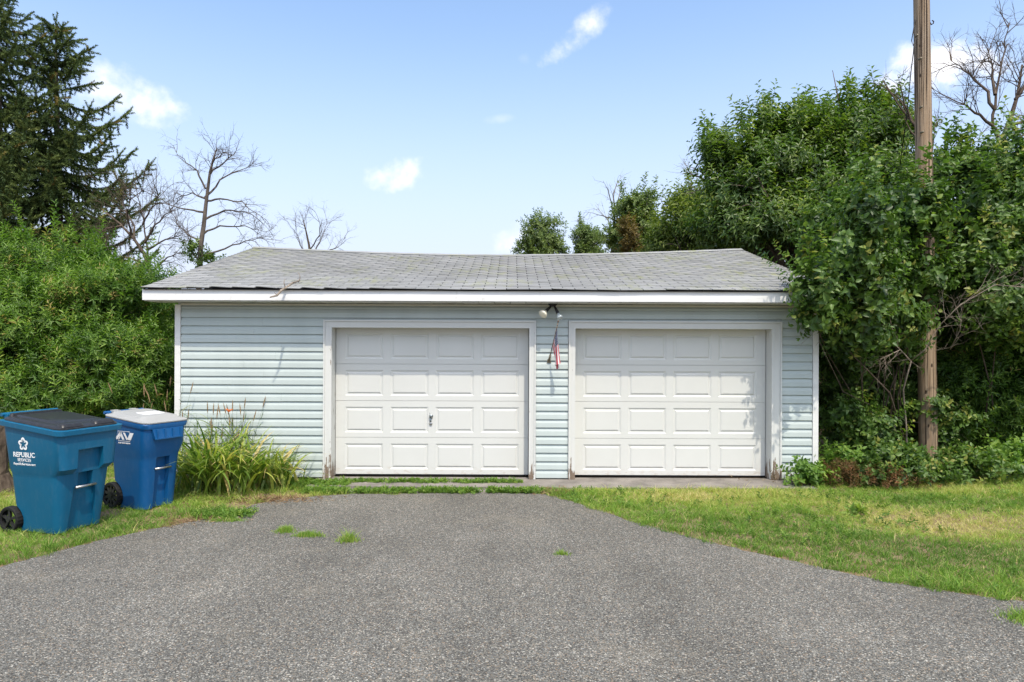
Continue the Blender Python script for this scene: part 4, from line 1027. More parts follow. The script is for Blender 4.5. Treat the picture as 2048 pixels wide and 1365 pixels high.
# far belt of woodland that closes the horizon
rg = np.random.default_rng(77); lm = []
for k in range(46):
    a = -62 + 124 * k / 45; d_ = rg.uniform(46, 58); x = d_ * math.sin(R(a)); y = d_ * math.cos(R(a)); h = rg.uniform(1.6, 2.6)
    lm.append((np.array((x, y, h * .9)), np.array((3.2, 2.6, h))))
P, D, Q = scatter(lm, 15000, rg, 14, .35, .3, .5, .2)
V, T, Rn = place(T_FAR, P, D, rg.uniform(2.0, 3.0, len(P)), rg.normal(.45, .18, len(P)), rg)
tag(link('distant_woodland', np_mesh('distant_woodland', V, T, Rn), M['leaf_far']), 'low green belt of distant woodland behind the garden', 'woodland', kind='stuff')

# ---- spruces
def spruce(name, label, px, Y, top, prof, seed):
    rg = np.random.default_rng(seed); bx = W(px, 0, Y).x; o = empty(name, (bx, Y, 0), label, 'tree', 'spruces behind the shrubs')
    temps = []
    for k in range(4):
        r2 = np.random.default_rng(seed + k); V = []; T = []; nb = 34; Lg = .34
        for i in range(nb):
            t = i / nb; a = i * 2.4; l = .085 * (1 - .3 * t); wv = .0155; d = np.array([math.cos(a) * .8, math.sin(a) * .8, .65]); d /= np.linalg.norm(d)
            s = np.cross(d, r2.normal(size=3)); s /= np.linalg.norm(s); b0 = np.array([0, 0, t * Lg]); V += [b0 - s * wv, b0 + s * wv, b0 + d * l]; T.append((3 * i, 3 * i + 1, 3 * i + 2))
        temps.append((np.array(V), np.array(T), np.zeros(len(V))))
    P = []; D = []; S = []; Rr = []; mb = MB()
    mb.tube([(0, 0, -.1), (rg.normal(0, .03), 0, top * .5), (0, 0, top - .1)], [.20, .12, .015], 9)
    z = 1.0
    while z < top - .15:
        rad = np.interp(z, [p[0] for p in prof], [p[1] for p in prof]); nb = 5; a0 = rg.random() * 6.28
        for k in range(nb):
            a = a0 + 2 * math.pi * k / nb + rg.normal(0, .25); L = rad * rg.uniform(.72, 1.10); zz = z + rg.uniform(-.14, .14); ns = max(3, int(L / .11))
            dirh = np.array([math.cos(a), math.sin(a), 0]); side_ = np.array([-math.sin(a), math.cos(a), 0])
            young = (z / top) > .82; pts = []
            for i in range(ns + 1):
                t = i / ns; rise = (.45 * t * L if young else (-.22 * L * math.sin(t * 2.3) + .30 * L * t ** 3)); p = dirh * L * t + np.array([0, 0, zz + rise]) + side_ * .06 * L * math.sin(t * 3 + k); pts.append(p)
            mb.tube([tuple(p) for p in pts[::max(1, ns // 4)]] + [tuple(pts[-1])], [max(.004, .022 * (L / 2.4) * (1 - .85 * q / (len(pts[::max(1, ns // 4)]) or 1))) for q in range(len(pts[::max(1, ns // 4)]) + 1)], 4)
            for i in range(1, ns + 1):
                t = i / ns; p = pts[i]; fw = pts[i] - pts[i - 1]; fw /= np.linalg.norm(fw); tl = min(.62, .20 + .45 * (1 - t) * L * .5) * (1.0 if t > .12 else .4)
                for sg in (-1, 1):
                    d = fw * .75 + side_ * sg * .75 + np.array([0, 0, -.25]) + rg.normal(0, .15, 3); d /= np.linalg.norm(d); m_ = max(1, int(tl / .22))
                    for q in range(m_):
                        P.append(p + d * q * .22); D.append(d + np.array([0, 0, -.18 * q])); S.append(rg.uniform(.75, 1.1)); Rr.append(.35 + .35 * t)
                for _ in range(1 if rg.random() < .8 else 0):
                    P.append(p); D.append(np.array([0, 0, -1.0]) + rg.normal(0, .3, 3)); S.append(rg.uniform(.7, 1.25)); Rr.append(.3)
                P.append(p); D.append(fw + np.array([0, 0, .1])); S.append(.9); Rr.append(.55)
        z += .33 + .10 * rg.random()
    for k in range(6): P.append(np.array([0, 0, top - .5 + .09 * k])); D.append(np.array([rg.normal(0, .15), rg.normal(0, .15), 1.])); S.append(.9); Rr.append(.6)
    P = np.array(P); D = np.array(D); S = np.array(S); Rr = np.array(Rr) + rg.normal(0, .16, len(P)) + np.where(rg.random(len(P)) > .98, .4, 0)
    V, T, Rn = place(temps, P, D, S, Rr, rg)
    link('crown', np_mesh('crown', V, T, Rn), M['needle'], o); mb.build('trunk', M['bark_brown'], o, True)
spruce('spruce_tree', 'dark spruce with pointed top and upswept branch tips beside the bare trees', 112, 19, 10.95, [(1, 2.3), (4.5, 2.45), (6.6, 2.35), (8, 1.75), (9.5, .95), (10.95, .06)], 201)
spruce('spruce_tree', 'taller dark spruce overlapping the pointed spruce, its top out of view', -8, 17.6, 12.9, [(1, 2.2), (5, 1.95), (8, 1.3), (11, .6), (12.9, .06)], 202)
spruce('spruce_tree', 'spruce standing left of the taller spruce', -210, 20.5, 11.5, [(1, 2.6), (5, 2.5), (8, 1.6), (11.5, .06)], 203)

# ---- bare trees
def grow(mb, p, d, L, r, lev, rg, droop):
    n = 4 if lev > 1 else 3; pts = [p]; q = p.copy(); dd = d.normalized()
    for i in range(n):
        dd = (dd + Vector(rg.normal(0, .16, 3)) + Vector((0, 0, droop))).normalized(); q = q + dd * L / n; pts.append(q)
    mb.tube(pts, [r * (1 - .7 * i / n) for i in range(n + 1)], 4 if lev < 2 else 5, False)
    if lev <= 0: return
    for k in range(4 if lev > 1 else 3):
        t = rg.uniform(.25, 1); i = min(n - 1, int(t * n)); s = pts[i].lerp(pts[i + 1], t * n - i); ax = Vector(rg.normal(size=3)).normalized()
        nd = (dd + ax * .85).normalized(); grow(mb, s, nd, L * rg.uniform(.4, .65), r * .5, lev - 1, rg, droop)
def bare(name, label, Y, trunk, tr, lim, seed, barkm, nt_=7, tl=.7, lev=2, droop=.0, group='leafless dead trees', base=None, foliage=None):
    rg = np.random.default_rng(seed); mb = MB(); bx = trunk[0]
    b0 = W(trunk[0][0], trunk[0][1], Y); base = Vector((b0.x, Y, 0)); o = empty(name, base, label, 'tree', group)
    tp = [base] + [W(px, py, Y) for px, py in trunk]
    mb.tube(tp, [tr * (1.15 - .95 * i / (len(tp) - 1)) for i in range(len(tp))], 9)
    lb = MB()
    for path in [[p for p in trunk[len(trunk) // 2:]]] + lim:
        main = path[0] == trunk[len(trunk) // 2] and path is not lim
        dy = rg.uniform(-.9, .9); pts = []
        for i, (px, py) in enumerate(path): pts.append(W(px, py, Y + dy * (i / max(1, len(path) - 1))))
        if path in lim:
            # thicken and wiggle
            fine = []
            for a, b in zip(pts, pts[1:]):
                for j in range(3): fine.append(a.lerp(b, j / 3) + (Vector(rg.normal(0, .018, 3)) if j else Vector((0, 0, 0))))
            fine.append(pts[-1]); lr = tr * .42; lb.tube(fine, [lr * (1 - .85 * i / (len(fine) - 1)) for i in range(len(fine))], 6, False)
            pts = fine
        tot = len(pts) - 1
        for k in range(nt_):
            t = rg.uniform(.18, 1) ** .8; f = t * tot; i = min(tot - 1, int(f)); s = pts[i].lerp(pts[i + 1], f - i); d = (pts[i + 1] - pts[i]).normalized()
            nd = (d * .9 + Vector(rg.normal(size=3)).normalized() * .8 + Vector((0, 0, .15))).normalized()
            grow(lb, s, nd, tl * rg.uniform(.5, 1.1), tr * .12, lev, rg, droop)
    for q, nm in ((mb, 'trunk'), (lb, 'branches')):
        q.v = [tuple(Vector(v) - base) for v in q.v]; q.build(nm, M[barkm], o, True)
    if foliage:
        P, D, Q = scatter(plump(foliage), 70, rg); V, T, Rn = place(T_FAR, P - np.array(base), D, rg.uniform(.5, .8, len(P)), rg.normal(.5, .15, len(P)), rg); link('leaves', np_mesh('leaves', V, T, Rn), M['leaf_tree'], o)
bare('bare_tree', 'tall leafless tree with reddish trunk leaning over the roof end', 15.5, [(398, 560), (402, 490), (408, 450), (412, 410), (417, 370), (420, 345), (426, 320), (434, 298)], .060,
     [[(410, 395), (440, 360), (478, 342), (512, 330)], [(411, 378), (395, 342), (372, 326), (350, 300)], [(419, 350), (448, 326), (470, 308)], [(413, 402), (440, 398), (485, 404), (532, 440)], [(409, 440), (450, 421), (490, 424), (525, 446)],
      [(405, 470), (440, 452), (490, 452), (534, 466)], [(402, 512), (450, 498), (492, 482), (530, 474)], [(409, 425), (380, 420), (345, 412), (318, 404)], [(412, 398), (385, 386), (352, 398)], [(404, 485), (375, 470), (352, 440)], [(400, 525), (382, 500), (376, 462)], [(420, 345), (430, 318), (455, 304)]],
     301, 'bark_dead', 9, .52, 2, -.03, foliage=[(388, 505, 9, 14, 15.4, .15), (420, 524, 14, 8, 15.4, .15)])
bare('bare_tree', 'spreading leafless tree with twin dark stems between the spruce and the roof', 16.5, [(318, 640), (312, 590), (300, 545), (290, 510), (268, 478), (240, 448), (205, 420)], .068,
     [[(306, 575), (300, 525), (292, 480), (286, 430), (276, 395), (268, 355)], [(290, 485), (310, 450), (340, 425), (352, 405)], [(292, 500), (330, 480), (368, 470)], [(270, 480), (262, 440), (240, 400)], [(296, 530), (270, 520), (230, 512), (205, 500)], [(286, 450), (300, 420), (318, 390)], [(245, 452), (225, 455), (195, 465)], [(300, 545), (335, 515), (360, 505)], [(262, 470), (255, 430), (262, 395)]],
     302, 'bark_brown', 10, .8, 2, -.02)
bare('bare_tree', 'small leafless treetop sticking up behind the roof ridge', 22, [(625, 560), (622, 520), (618, 490), (612, 462), (606, 440)], .06,
     [[(622, 520), (600, 490), (592, 455)], [(624, 520), (640, 485), (656, 442)], [(626, 525), (660, 500), (688, 486)], [(620, 500), (640, 470), (638, 440)]], 303, 'bark_brown', 7, .7, 2)
bare('bare_tree', 'thin leafless tree rising left of the rusty vine over the ridge', 24.5, [(1226, 560), (1224, 500), (1228, 450), (1230, 420), (1226, 390), (1236, 362)], .06,
     [[(1228, 430), (1218, 390), (1206, 362)], [(1229, 440), (1205, 432), (1175, 425)], [(1228, 470), (1215, 440), (1190, 410)], [(1232, 420), (1240, 385), (1238, 360)], [(1265, 500), (1268, 430), (1266, 385)], [(1330, 500), (1300, 470), (1270, 450)], [(1345, 450), (1330, 420), (1320, 395)]], 304, 'bark_grey', 5, .6, 1)
bare('bare_tree', 'leafless branches reaching out left of the dark green tree', 16.2, [(1500, 520), (1470, 420), (1450, 390), (1425, 370), (1400, 355), (1372, 345)], .06,
     [[(1430, 372), (1405, 380), (1372, 382)], [(1440, 380), (1410, 350), (1385, 335)]], 305, 'bark_grey', 5, .55, 1)
bare('bare_tree', 'big bare treetop standing above the bush right of the pole', 13.5, [(2010, 420), (2000, 330), (2005, 280), (2020, 240), (2035, 190), (2044, 130)], .085,
     [[(2000, 300), (1985, 230), (1995, 170), (2010, 100), (2020, 45)], [(1992, 260), (1960, 230), (1930, 210), (1905, 200)], [(1990, 220), (1960, 170), (1925, 140), (1900, 120)], [(2030, 200), (2060, 150), (2090, 90)], [(2010, 330), (1965, 300), (1930, 300)], [(2020, 250), (2070, 240), (2110, 200)], [(1990, 190), (1985, 140), (1975, 100)], [(2015, 290), (2048, 270), (2080, 260)]],
     306, 'bark_brown', 11, .75, 2)
bare('bare_tree', 'leafless limbs showing between the dark green tree and the pole', 14.2, [(1900, 560), (1885, 420), (1870, 350), (1850, 300), (1828, 250), (1800, 215), (1765, 160)], .05,
     [[(1830, 252), (1800, 200), (1770, 175), (1745, 165)], [(1845, 290), (1815, 250), (1790, 215)], [(1860, 330), (1868, 270), (1875, 230)], [(1820, 240), (1805, 190), (1795, 150)]], 307, 'bark_brown', 6, .55, 1)
# dead limbs hanging in the front of the bush
rg = np.random.default_rng(9); o = empty('dead_bush', W(1835, 938, 9.85) * 1.0, 'tangle of thin bare grey limbs in front of the pole', 'branch'); b0 = Vector(o.location); b0.z = 0; o.location = b0
lb = MB()
st = W(1822, 722, 9.75)
lb.tube([b0 + Vector((0, .25, -.03)), W(1812, 850, 10.15), W(1806, 780, 10.05), st], [.014, .014, .013, .012], 7)
for path in [[(1822, 722), (1790, 690), (1740, 665), (1690, 655), (1630, 652)], [(1822, 722), (1850, 700), (1880, 650), (1910, 620), (1960, 580), (2010, 550)], [(1880, 650), (1920, 610), (1990, 570), (2048, 575)], [(1740, 665), (1700, 640), (1670, 620)], [(1790, 690), (1780, 640), (1770, 590), (1745, 540)], [(1900, 700), (1920, 660), (1922, 640)], [(1822, 722), (1800, 700), (1760, 720)]]:
    pts = [W(px, py, 9.75 - .12 * i) for i, (px, py) in enumerate(path)]; lb.tube(pts, [.008 * (1 - .15 * i) for i in range(len(pts))], 6)
    for k in range(9):
        i = int(rg.integers(0, len(pts) - 1)); s = pts[i].lerp(pts[i + 1], rg.random()); grow(lb, s, (pts[i + 1] - pts[i]).normalized() + Vector(rg.normal(0, .6, 3)), .42, .0032, 1, rg, 0)
lb.v = [tuple(Vector(v) - b0) for v in lb.v]; lb.build('limbs', M['bark_pale'], o, True)

# ---- stump
sb = Vector(((-34 - CX) / F * 8.7, 8.7, 0)); mb = MB(); rs = []
for k in range(14):
    z = -.05 + .98 * k / 13; fl_ = 1 + .5 * max(0, .25 - z) / .3
    rs.append([Vector((.27 * fl_ * (1 + .07 * math.sin(5 * a + 1) + .05 * math.sin(11 * a + z * 3) + random.gauss(0, .02)) * math.cos(a), .27 * fl_ * (1 + .07 * math.sin(5 * a + 1) + random.gauss(0, .02)) * math.sin(a), z + .02 * math.sin(3 * a))) for a in [2 * math.pi * i / 30 for i in range(30)]])
o = mb.rings(rs).build('tree_stump', M['bark_brown'], None, False); o.location = sb; tag(o, 'rough grey-barked tree stump behind the teal wheeled bin', 'stump')

# ================================================================== GRASS AND PLANTS
def inpoly(P, poly):
    x, y = P[:, 0], P[:, 1]; c = np.zeros(len(P), bool); j = len(poly) - 1
    for i in range(len(poly)):
        xi, yi = poly[i]; xj, yj = poly[j]
        c ^= ((yi > y) != (yj > y)) & (x < (xj - xi) * (y - yi) / (yj - yi + 1e-12) + xi); j = i
    return c
def dist_poly(P, poly):
    d = np.full(len(P), 9.)
    for i in range(len(poly)):
        a = poly[i]; b = poly[(i + 1) % len(poly)]; ab = b - a; t = np.clip(((P - a) @ ab) / (ab @ ab + 1e-12), 0, 1); d = np.minimum(d, np.linalg.norm(P - (a + t[:, None] * ab), axis=1))
    return d
gw = np.random.default_rng(3); WV = [(gw.uniform(.5, 5), gw.random() * 6.28, gw.random() * 6.28) for _ in range(14)]
def field(P):
    s = np.zeros(len(P))
    for k, a, ph_ in WV: s += np.sin((P[:, 0] * math.cos(a) + P[:, 1] * math.sin(a)) * k + ph_) / (1 + .25 * k)
    return s / 2.6
def blades(name, P, h, wd_, rnd, rg, lean=.55, z0=0.0, bdir=None):
    n = len(P); a = rg.random(n) * 6.28; ln = rg.uniform(.1, lean, n) * h; b = (a if bdir is None else bdir) + rg.normal(0, .9, n)
    base = np.c_[P, np.full(n, z0) - .004]; side_ = np.c_[np.cos(a), np.sin(a), np.zeros(n)] * (wd_ / 2)[:, None]; ld = np.c_[np.cos(b), np.sin(b), np.zeros(n)]
    up = np.array([0, 0, 1.]); m1 = base + ld * (ln * .35)[:, None] + up * (h * .55)[:, None]; tp = base + ld * (ln * 1.25)[:, None] + up * h[:, None]
    V = np.stack([base - side_, base + side_, m1 - side_ * .8, m1 + side_ * .8, tp], 1).reshape(-1, 3); k = np.arange(n)[:, None] * 5
    T = np.concatenate([np.array([[0, 1, 3]]) + k, np.array([[0, 3, 2]]) + k, np.array([[2, 3, 4]]) + k])
    me = np_mesh(name, V, T, np.repeat(np.clip(rnd, 0, 1), 5)); return me
def lawn(name, label, box, n, keep, seed, dry, hmul=1.0):
    rg = np.random.default_rng(seed); nc = n // 16; C = np.c_[rg.uniform(box[0], box[1], nc), rg.uniform(box[2], box[3], nc)]; ci = rg.integers(0, nc, n); OFF = rg.normal(0, 1, (n, 2)) * rg.uniform(.012, .05, nc)[ci][:, None]; CH_ = rg.gamma(6, 1 / 6, nc); CR = rg.normal(0, .12, nc)
    P = C[ci] + OFF; ins = inpoly(P, DRIVE); fe = np.clip(field(P * 5.5) + .1, 0, 1.2); dd = dist_poly(P, DRIVE); ok = ~ins | (dd < .075 * fe); P = P[ok]; ok2 = ins[ok] | (dd[ok] > (.012 + .09 * np.clip(.35 - field(P * 4.0), 0, 1)) * rg.random(len(P))); idx = np.where(ok)[0][ok2]
    dd = dist_poly(P, DRIVE); _unused = dd = dist_poly(P, DRIVE)
    P = P[ok2]; dd = dist_poly(P, DRIVE); kp = keep(P, dd, rg); P = P[kp]; dd = dd[kp]; idx = idx[kp]; bd = np.arctan2(OFF[idx][:, 1], OFF[idx][:, 0]); ch_ = CH_[ci[idx]]; cr_ = CR[ci[idx]]
    f = field(P); dr = dry(P, dd, f); rnd = .36 + .10 * f + cr_ + rg.normal(0, .10, len(P)) + dr * .55 + .09 * np.clip(1 - dd / 1.3, 0, 1)
    rnd = np.where(rg.random(len(P)) < .05 + .35 * np.clip(dr, 0, 1), rg.uniform(.72, 1, len(P)), rnd)
    h = (rg.uniform(.018, .046, len(P)) + .010 * np.clip(f, 0, 1.5)) * hmul * ch_ * 1.15 * np.where(dd < .25, 1.15, 1) * (1 - .35 * np.clip(dr, 0, 1))
    tag(link(name, blades(name, P, h, rg.uniform(.0032, .0072, len(P)), rnd, rg, 1.7, 0.0, bd), M['grass_blade']), label, 'grass', kind='stuff')
def dry_r(P, dd, f):
    p = G(1900, 1045); d = np.clip(1.3 - np.hypot((P[:, 0] - p.x) / 1.4, (P[:, 1] - p.y) / .75), 0, 1); q = G(1330, 1000); e = np.clip(1 - np.hypot((P[:, 0] - q.x) / .9, (P[:, 1] - q.y) / .45), 0, 1)
    back = np.clip((P[:, 1] - 8.2) / 2.5, 0, .5); bright = np.clip(1 - dd / 1.0, 0, 1)
    return np.clip(d * 1.15 + e * .4 + back * .6 - .40 * bright + .32 * f - .02, -.3, 1)
def keep_r(P, dd, rg):
    apr = (P[:, 1] > 8.92) & (P[:, 0] < 4.02); far = np.clip((P[:, 1] - 9.6) / 1.0, 0, .93)
    return ~apr & (rg.random(len(P)) > far) & (rg.random(len(P)) > .25 * (field(P) < -.55)) & ~((P[:, 1] > 9.4) & (P[:, 0] < 4.3))
lawn('grass', 'patchy sunlit lawn right of the driveway', (.2, 8.6, 4.4, 10.8), 400000, keep_r, 401, dry_r)
soil_c = [(G(560, 1000), .55, .3), (G(385, 1045), .40, .25), (G(470, 1012), .45, .22), (G(215, 1030), .22, .3)]
def bare_soil(P):
    s = np.zeros(len(P))
    for c, rx, ry in soil_c: s = np.maximum(s, np.clip(1.25 - np.hypot((P[:, 0] - c.x) / rx, (P[:, 1] - c.y) / ry), 0, 1))
    return s
def keep_l(P, dd, rg):
    far = np.clip((P[:, 1] - 10.2) / 1.0, 0, .9)
    return (rg.random(len(P)) > far) & (rg.random(len(P)) > .93 * bare_soil(P)) & (P[:, 1] < np.where(P[:, 0] > -4.6, 9.42, 12)) & ~((P[:, 0] > -2.15) & (P[:, 1] > 8.68))
def dry_l(P, dd, f):
    return np.clip(.12 * f + .5 * bare_soil(P) + .18 * (P[:, 1] > 8.3) - .12 * np.clip(1 - dd / .8, 0, 1), -.3, 1)
lawn('grass', 'green grass verge around the wheeled bins', (-8.2, -1.4, 3.6, 11), 260000, keep_l, 402, dry_l, 1.15)

def tuft(name, label, px, py, rx, ry, n, hh, seed, cat='grass tuft', group='grass tufts growing through the driveway', leafy=False, mean=.36):
    rg = np.random.default_rng(seed); c = G(px, py); o = np.c_[rg.normal(0, rx, n), rg.normal(0, ry, n)]
    me = blades(name, o, rg.uniform(.4, 1, n) * hh * np.exp(-(o[:, 0] / rx) ** 2 * .25), rg.uniform(.003, .006, n), rg.normal(mean, .12, n) + (rg.random(n) < .08) * .4, rg, 1.0, .012)
    e = empty(name, (c.x, c.y, 0), label, cat, group); return tag(link('blades', me, M['grass_blade'], e), kind='stuff')
tuft('grass_tuft', 'longest strip of grass growing through the driveway', 572, 1066, .06, .035, 420, .085, 1)
tuft('grass_tuft', 'grass strip touching the longest strip of driveway grass', 618, 1075, .085, .028, 520, .075, 2)
tuft('grass_tuft', 'spiky weed tuft standing alone beside the driveway grass strip', 696, 1086, .055, .03, 260, .14, 3, mean=.45)
tuft('grass_tuft', 'tiny lone grass tuft in the middle of the driveway', 1124, 1112, .04, .02, 170, .06, 4)
tuft('grass_tuft', 'low grass tongue creeping from the verge onto the asphalt', 452, 1044, .11, .035, 700, .05, 5)
tuft('grass_tuft', 'grass tuft at the right edge of the driveway', 2048, 1243, .08, .06, 420, .09, 6)
# weeds in the joints in front of the left door
T_WEED = [shoot('thin', 9, .055, .032, .014, (50, 95), 140 + s, .1, False, .001) for s in range(4)]
def weedline(label, px0, px1, py, n, spread, seed, gaps=()):
    rg = np.random.default_rng(seed); a, b = G(px0, py), G(px1, py); t = rg.random(n); P = np.c_[a.x + (b.x - a.x) * t + rg.normal(0, .03, n), a.y + rg.normal(0, spread, n) + .015 * np.sin(t * 25), np.full(n, .012)]
    for g0, g1 in gaps: k = ~((t > g0) & (t < g1)); P, t = P[k], t[k]
    n = len(P); V, T, Rn = place(T_WEED, P, np.c_[rg.normal(0, .6, n), rg.normal(0, .6, n), np.ones(n)], rg.uniform(.6, 1.4, n), rg.normal(.5, .18, n), rg)
    tag(link('weeds', np_mesh('weeds', V, T, Rn), M['weed_leaf']), label, 'weeds', kind='stuff')
weedline('low green weeds along the foot of the left garage door', 700, 1040, 969, 900, .036, 501, ((.575, .61), (.2, .23)))
weedline('row of weeds between the apron and the asphalt', 610, 1078, 987, 1300, .036, 502, ((.18, .21), (.47, .49), (.74, .78)))
weedline('weeds and clover under the daylilies', 390, 500, 1034, 260, .08, 503)
weedline('weeds along the wall left of the left door', 560, 700, 972, 700, .10, 504)
def litter(label, px, py, rx, ry, n, seed, z=.012):
    rg = np.random.default_rng(seed); c = G(px, py); P = np.c_[rg.normal(c.x, rx, n), rg.normal(c.y, ry, n), np.full(n, z) + rg.random(n) * .012]
    D = np.c_[rg.normal(size=(n, 2)), rg.normal(0, .22, n)]; tm = [shoot('thin', 3, .03, .045, .006, (5, 40), 160 + s, 0, False, 0) for s in range(3)]
    V, T, Rn = place(tm, P, D, rg.uniform(.6, 1.6, n), rg.normal(.5, .25, n), rg); V[:, 2] = np.maximum(V[:, 2], z)
    tag(link('dry_litter', np_mesh('dry_litter', V, T, Rn), M['dry_litter']), label, 'litter', kind='stuff')
rg = np.random.default_rng(520); n = 2600; Pq = np.c_[rg.uniform(.5, 8.2, n), rg.uniform(4.6, 9.3, n)]; kq = ~inpoly(Pq, DRIVE) & (field(Pq * 2.2) > .15) & ~((Pq[:, 1] > 8.9) & (Pq[:, 0] < 4.1)); Pq = Pq[kq]; n = len(Pq)
V, T, Rn = place(T_WEED, np.c_[Pq, np.full(n, .01)], np.c_[rg.normal(0, .7, n), rg.normal(0, .7, n), np.ones(n)], rg.uniform(.7, 1.5, n), rg.normal(.4, .2, n), rg)
tag(link('clover', np_mesh('clover', V, T, Rn), M['weed_leaf']), 'clover and small weeds growing among the lawn grass', 'weeds', kind='stuff')
litter('dry straw and leaf litter in front of the daylilies', 545, 1002, .32, .10, 900, 511, .004)
litter('brown leaf litter at the corner between apron and lawn', 1100, 985, .16, .09, 420, 512)
litter('dry litter beside the blue bin', 390, 1042, .22, .12, 420, 513, .004)
litter('brown leaf litter under the bushes', 1880, 955, 1.1, .22, 1300, 514, .004)
# strap-leaved plants
def ribbons(n, rg, L, Wd, spread, archy, rmean, r0=.10, up=.9):
    V = []; T = []; Rn = []; b = 0; ns = 7
    for i in range(n):
        a = rg.random() * 6.28; l = rg.uniform(*L); p = np.array([rg.normal(0, r0), rg.normal(0, r0), 0.]); el = R(rg.uniform(58, 86)); ar = rg.uniform(*archy); w = rg.uniform(*Wd); tw = rg.normal(0, .4)
        h = np.array([math.cos(a), math.sin(a), 0]); s = np.array([-math.sin(a + tw), math.cos(a + tw), 0]); r_ = np.clip(rg.normal(rmean, .22) + (rg.random() < .1) * .45, 0, 1)
        for j in range(ns + 1):
            t = j / ns; ww = w * (1 - t ** 2.2) * (.6 + .8 * min(1, t * 3)) / 1.4 + .0006
            V += [p - s * ww, p + s * ww]; Rn += [np.clip(r_ + .25 * max(0, t - .75), 0, 1)] * 2
            e = el - ar * t ** 1.4; p = p + (h * math.cos(e) * spread + np.array([0, 0, math.sin(e)])) * l / ns
            p[2] = max(p[2], .01)
        for j in range(ns): T += [(b + 2 * j, b + 2 * j + 1, b + 2 * j + 3), (b + 2 * j, b + 2 * j + 3, b + 2 * j + 2)]
        b += 2 * (ns + 1)
    return np.array(V), np.array(T), np.array(Rn)
DL = 'strap-leaved clumps along the wall'
for px, py, n, L, lab, sd in ((425, 985, 170, (.7, 1.2), 'largest arching daylily clump right behind the blue bin', 1), (485, 984, 140, (.6, 1.05), 'daylily clump with an orange flower against the siding', 2), (548, 977, 110, (.45, .8), 'low yellowing daylily clump nearest the left door', 3), (385, 975, 70, (.6, 1.1), 'daylily clump squeezed between the blue bin and the wall corner', 4)):
    rg = np.random.default_rng(600 + sd); c = G(px, py); o = empty('daylily_clump', (c.x, c.y, 0), lab, 'plant', DL)
    V, T, Rn = ribbons(n, rg, L, (.015, .027), 1.15, (.9, 2.6), .56 if sd != 3 else .70, .13); link('leaves', np_mesh('leaves', V, T, Rn), M['strap_leaf'], o)
    V, T, Rn = ribbons(22, rg, (.2, .4), (.004, .009), 1.2, (2.0, 3.4), .5, .10); link('dead_leaves', np_mesh('dead_leaves', V, T, Rn), M['dry_litter'], o)
    if sd == 2:
        fp = W(458, 826, c.y) - Vector((c.x, c.y, 0)); MB().tube([(0, 0, 0), fp * .5 + Vector((.02, 0, .02)), fp], [.004, .0035, .003], 6).build('stalk', M['leaf_light'], o)
        V, T, Rn = shoot('broad', 6, .015, .07, .028, (35, 60), 5, .4, False, 0); me = np_mesh('flower', V + np.array(fp), T, np.clip(Rn + .5, 0, 1)); link('flower', me, M['petal'], o)
    if sd == 4: pass
def tallgrass(label, px, py, n, top, sd, spread=.07, seeds=True, lean=.12):
    rg = np.random.default_rng(700 + sd); c = G(px, py); o = empty('tall_grass', (c.x, c.y, 0), label, 'plant', 'tall grass stems by the wall'); sb_ = MB(); hd = []
    P = []; D = []
    for i in range(n):
        p = Vector((rg.normal(0, spread), rg.normal(0, spread * .6), 0)); h = top * rg.uniform(.6, 1.05); d = Vector((rg.normal(0, lean), rg.normal(0, lean * .6), 1)); e = p + d * h; m1 = p.lerp(e, .55) - Vector((d.x, d.y, 0)) * h * .12
        sb_.tube([p, m1, e], [.0028, .0022, .0012], 4, False); hd.append((m1, e))
        for t in (.2, .35, .5, .62, .72, .82):
            q = p.lerp(e, t); a = rg.random() * 6.28; P.append(np.array(q)); D.append((math.cos(a) * .6, math.sin(a) * .6, .8))
    sb_.build('stems', M['strap_leaf'], o)
    lf_ = [ribbons(1, np.random.default_rng(s), (.16, .30), (.004, .006), .9, (.8, 2.0), .35, .0) for s in range(5)]
    V, T, Rn = place(lf_, np.array(P), np.array(D), rg.uniform(.6, 1.2, len(P)), rg.normal(0, .1, len(P)), rg); link('blades', np_mesh('blades', V, T, Rn), M['strap_leaf'], o)
    if seeds:
        sd_ = MB()
        for m1, e in hd[::2]:
            d = (e - m1).normalized(); sd_.tube([e - d * .02, e + d * .04, e + d * .10, e + d * .15], [.002, .008, .007, .001], 5)
        sd_.build('seed_heads', M['seed_head'], o)
tallgrass('tall green grass stems standing against the siding behind the daylilies', 450, 968, 46, 1.0, 1, .20)
tallgrass('seeding grass stems at the left corner post of the garage', 352, 968, 16, 1.30, 2, .09)
tallgrass('tan seeding reeds rising behind the blue bin', 318, 955, 22, 1.35, 3, .14, True, .18)
tallgrass('leafy grass stems in the daylilies nearest the blue bin', 402, 978, 24, .85, 4, .10, False)
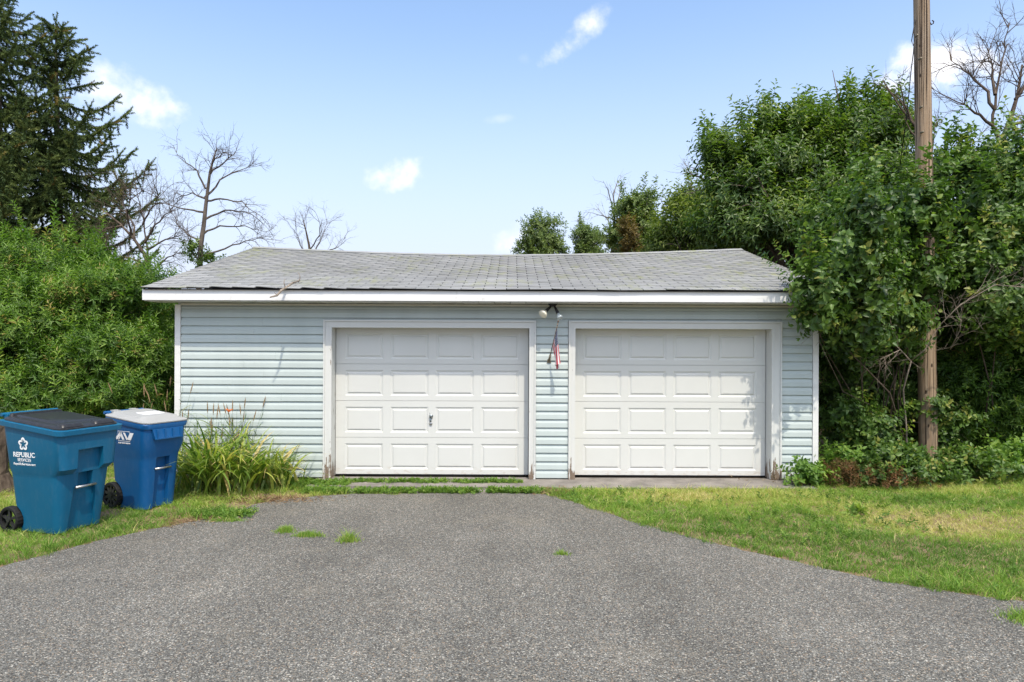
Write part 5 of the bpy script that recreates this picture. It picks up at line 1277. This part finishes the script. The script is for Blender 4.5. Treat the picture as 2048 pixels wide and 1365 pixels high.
# weeds at the right corner of the garage
T_GOLD = [shoot('thin', 34, .55, .085, .012, (45, 85), 180 + s, .25) for s in range(3)]
c = G(1648, 958); o = empty('goldenrod', (c.x, c.y - .1, 0), 'upright narrow-leaved weed against the right garage corner', 'plant')
rg = np.random.default_rng(5); n = 9; V, T, Rn = place(T_GOLD, np.c_[rg.normal(0, .07, n), rg.normal(0, .05, n), np.zeros(n)], np.c_[rg.normal(0, .12, n), rg.normal(0, .1, n), np.ones(n)], rg.uniform(.7, 1.15, n), rg.normal(.45, .1, n), rg); link('leaves', np_mesh('leaves', V, T, Rn), M['weed_leaf'], o)
def lowplant(name, label, px, py, rx, rz, n, temps, mat, sd, cat='plant', mean=.5, group='low weeds at the foot of the bushes'):
    rg = np.random.default_rng(sd); c = G(px, py); o = empty(name, (c.x, c.y, 0), label, cat, group)
    P = np.c_[rg.normal(0, rx, n), rg.normal(0, rx * .6, n), rg.uniform(.01, rz, n)]; P[:, 2] *= np.exp(-(P[:, 0] / rx) ** 2 * .4)
    V, T, Rn = place(temps, P, np.c_[rg.normal(0, .7, n), rg.normal(-.2, .6, n), np.full(n, .8)], rg.uniform(.6, 1.1, n), rg.normal(mean, .16, n), rg); V[:, 2] = np.maximum(V[:, 2], .008)
    link('leaves', np_mesh('leaves', V, T, Rn), M[mat], o)
    mb = MB()
    for k in range(10): i = int(rg.integers(0, n)); mb.tube([(rg.normal(0, .03), rg.normal(0, .03), 0), tuple(P[i] * .6 + np.array([0, 0, .03])), tuple(P[i] + np.array([0, 0, .1]))], [.004, .003, .0015], 4, False)
    mb.build('stems', M['bark_red'], o)
lowplant('vine_weed', 'broad-leaved creeping vine on the apron at the garage corner', 1612, 972, .11, .22, 60, T_LILAC, 'weed_leaf', 801, mean=.45)
lowplant('red_weed', 'reddish brown weeds beside the garage corner', 1690, 970, .25, .26, 210, T_SMALL, 'weed_red', 802)
lowplant('leafy_weed', 'fresh green weed between the reddish weeds and the garage corner', 1690, 962, .14, .38, 90, T_LILAC, 'weed_leaf', 803, mean=.55)
lowplant('leafy_weed', 'bushy dark green weeds just left of the pole foot', 1790, 968, .30, .45, 260, T_LILAC, 'leaf_lilac', 804, mean=.55)
lowplant('red_weed', 'brownish weeds at the left foot of the pole', 1770, 975, .24, .2, 120, T_SMALL, 'weed_red', 805)
lowplant('leafy_weed', 'broad-leaved weeds just right of the pole foot', 1925, 962, .28, .35, 200, T_LILAC, 'leaf_lilac', 806, mean=.62)
lowplant('leafy_weed', 'light green weeds along the right end of the bushes', 2030, 952, .34, .38, 260, T_LILAC, 'weed_leaf', 807, mean=.45)
lowplant('leafy_weed', 'big-leaved plantain weed alone in the lawn', 1716, 1032, .05, .07, 14, [shoot('broad', 4, .05, .14, .05, (50, 80), 9, .2, False, 0)], 'weed_leaf', 808, mean=.7, group='weeds in the lawn')
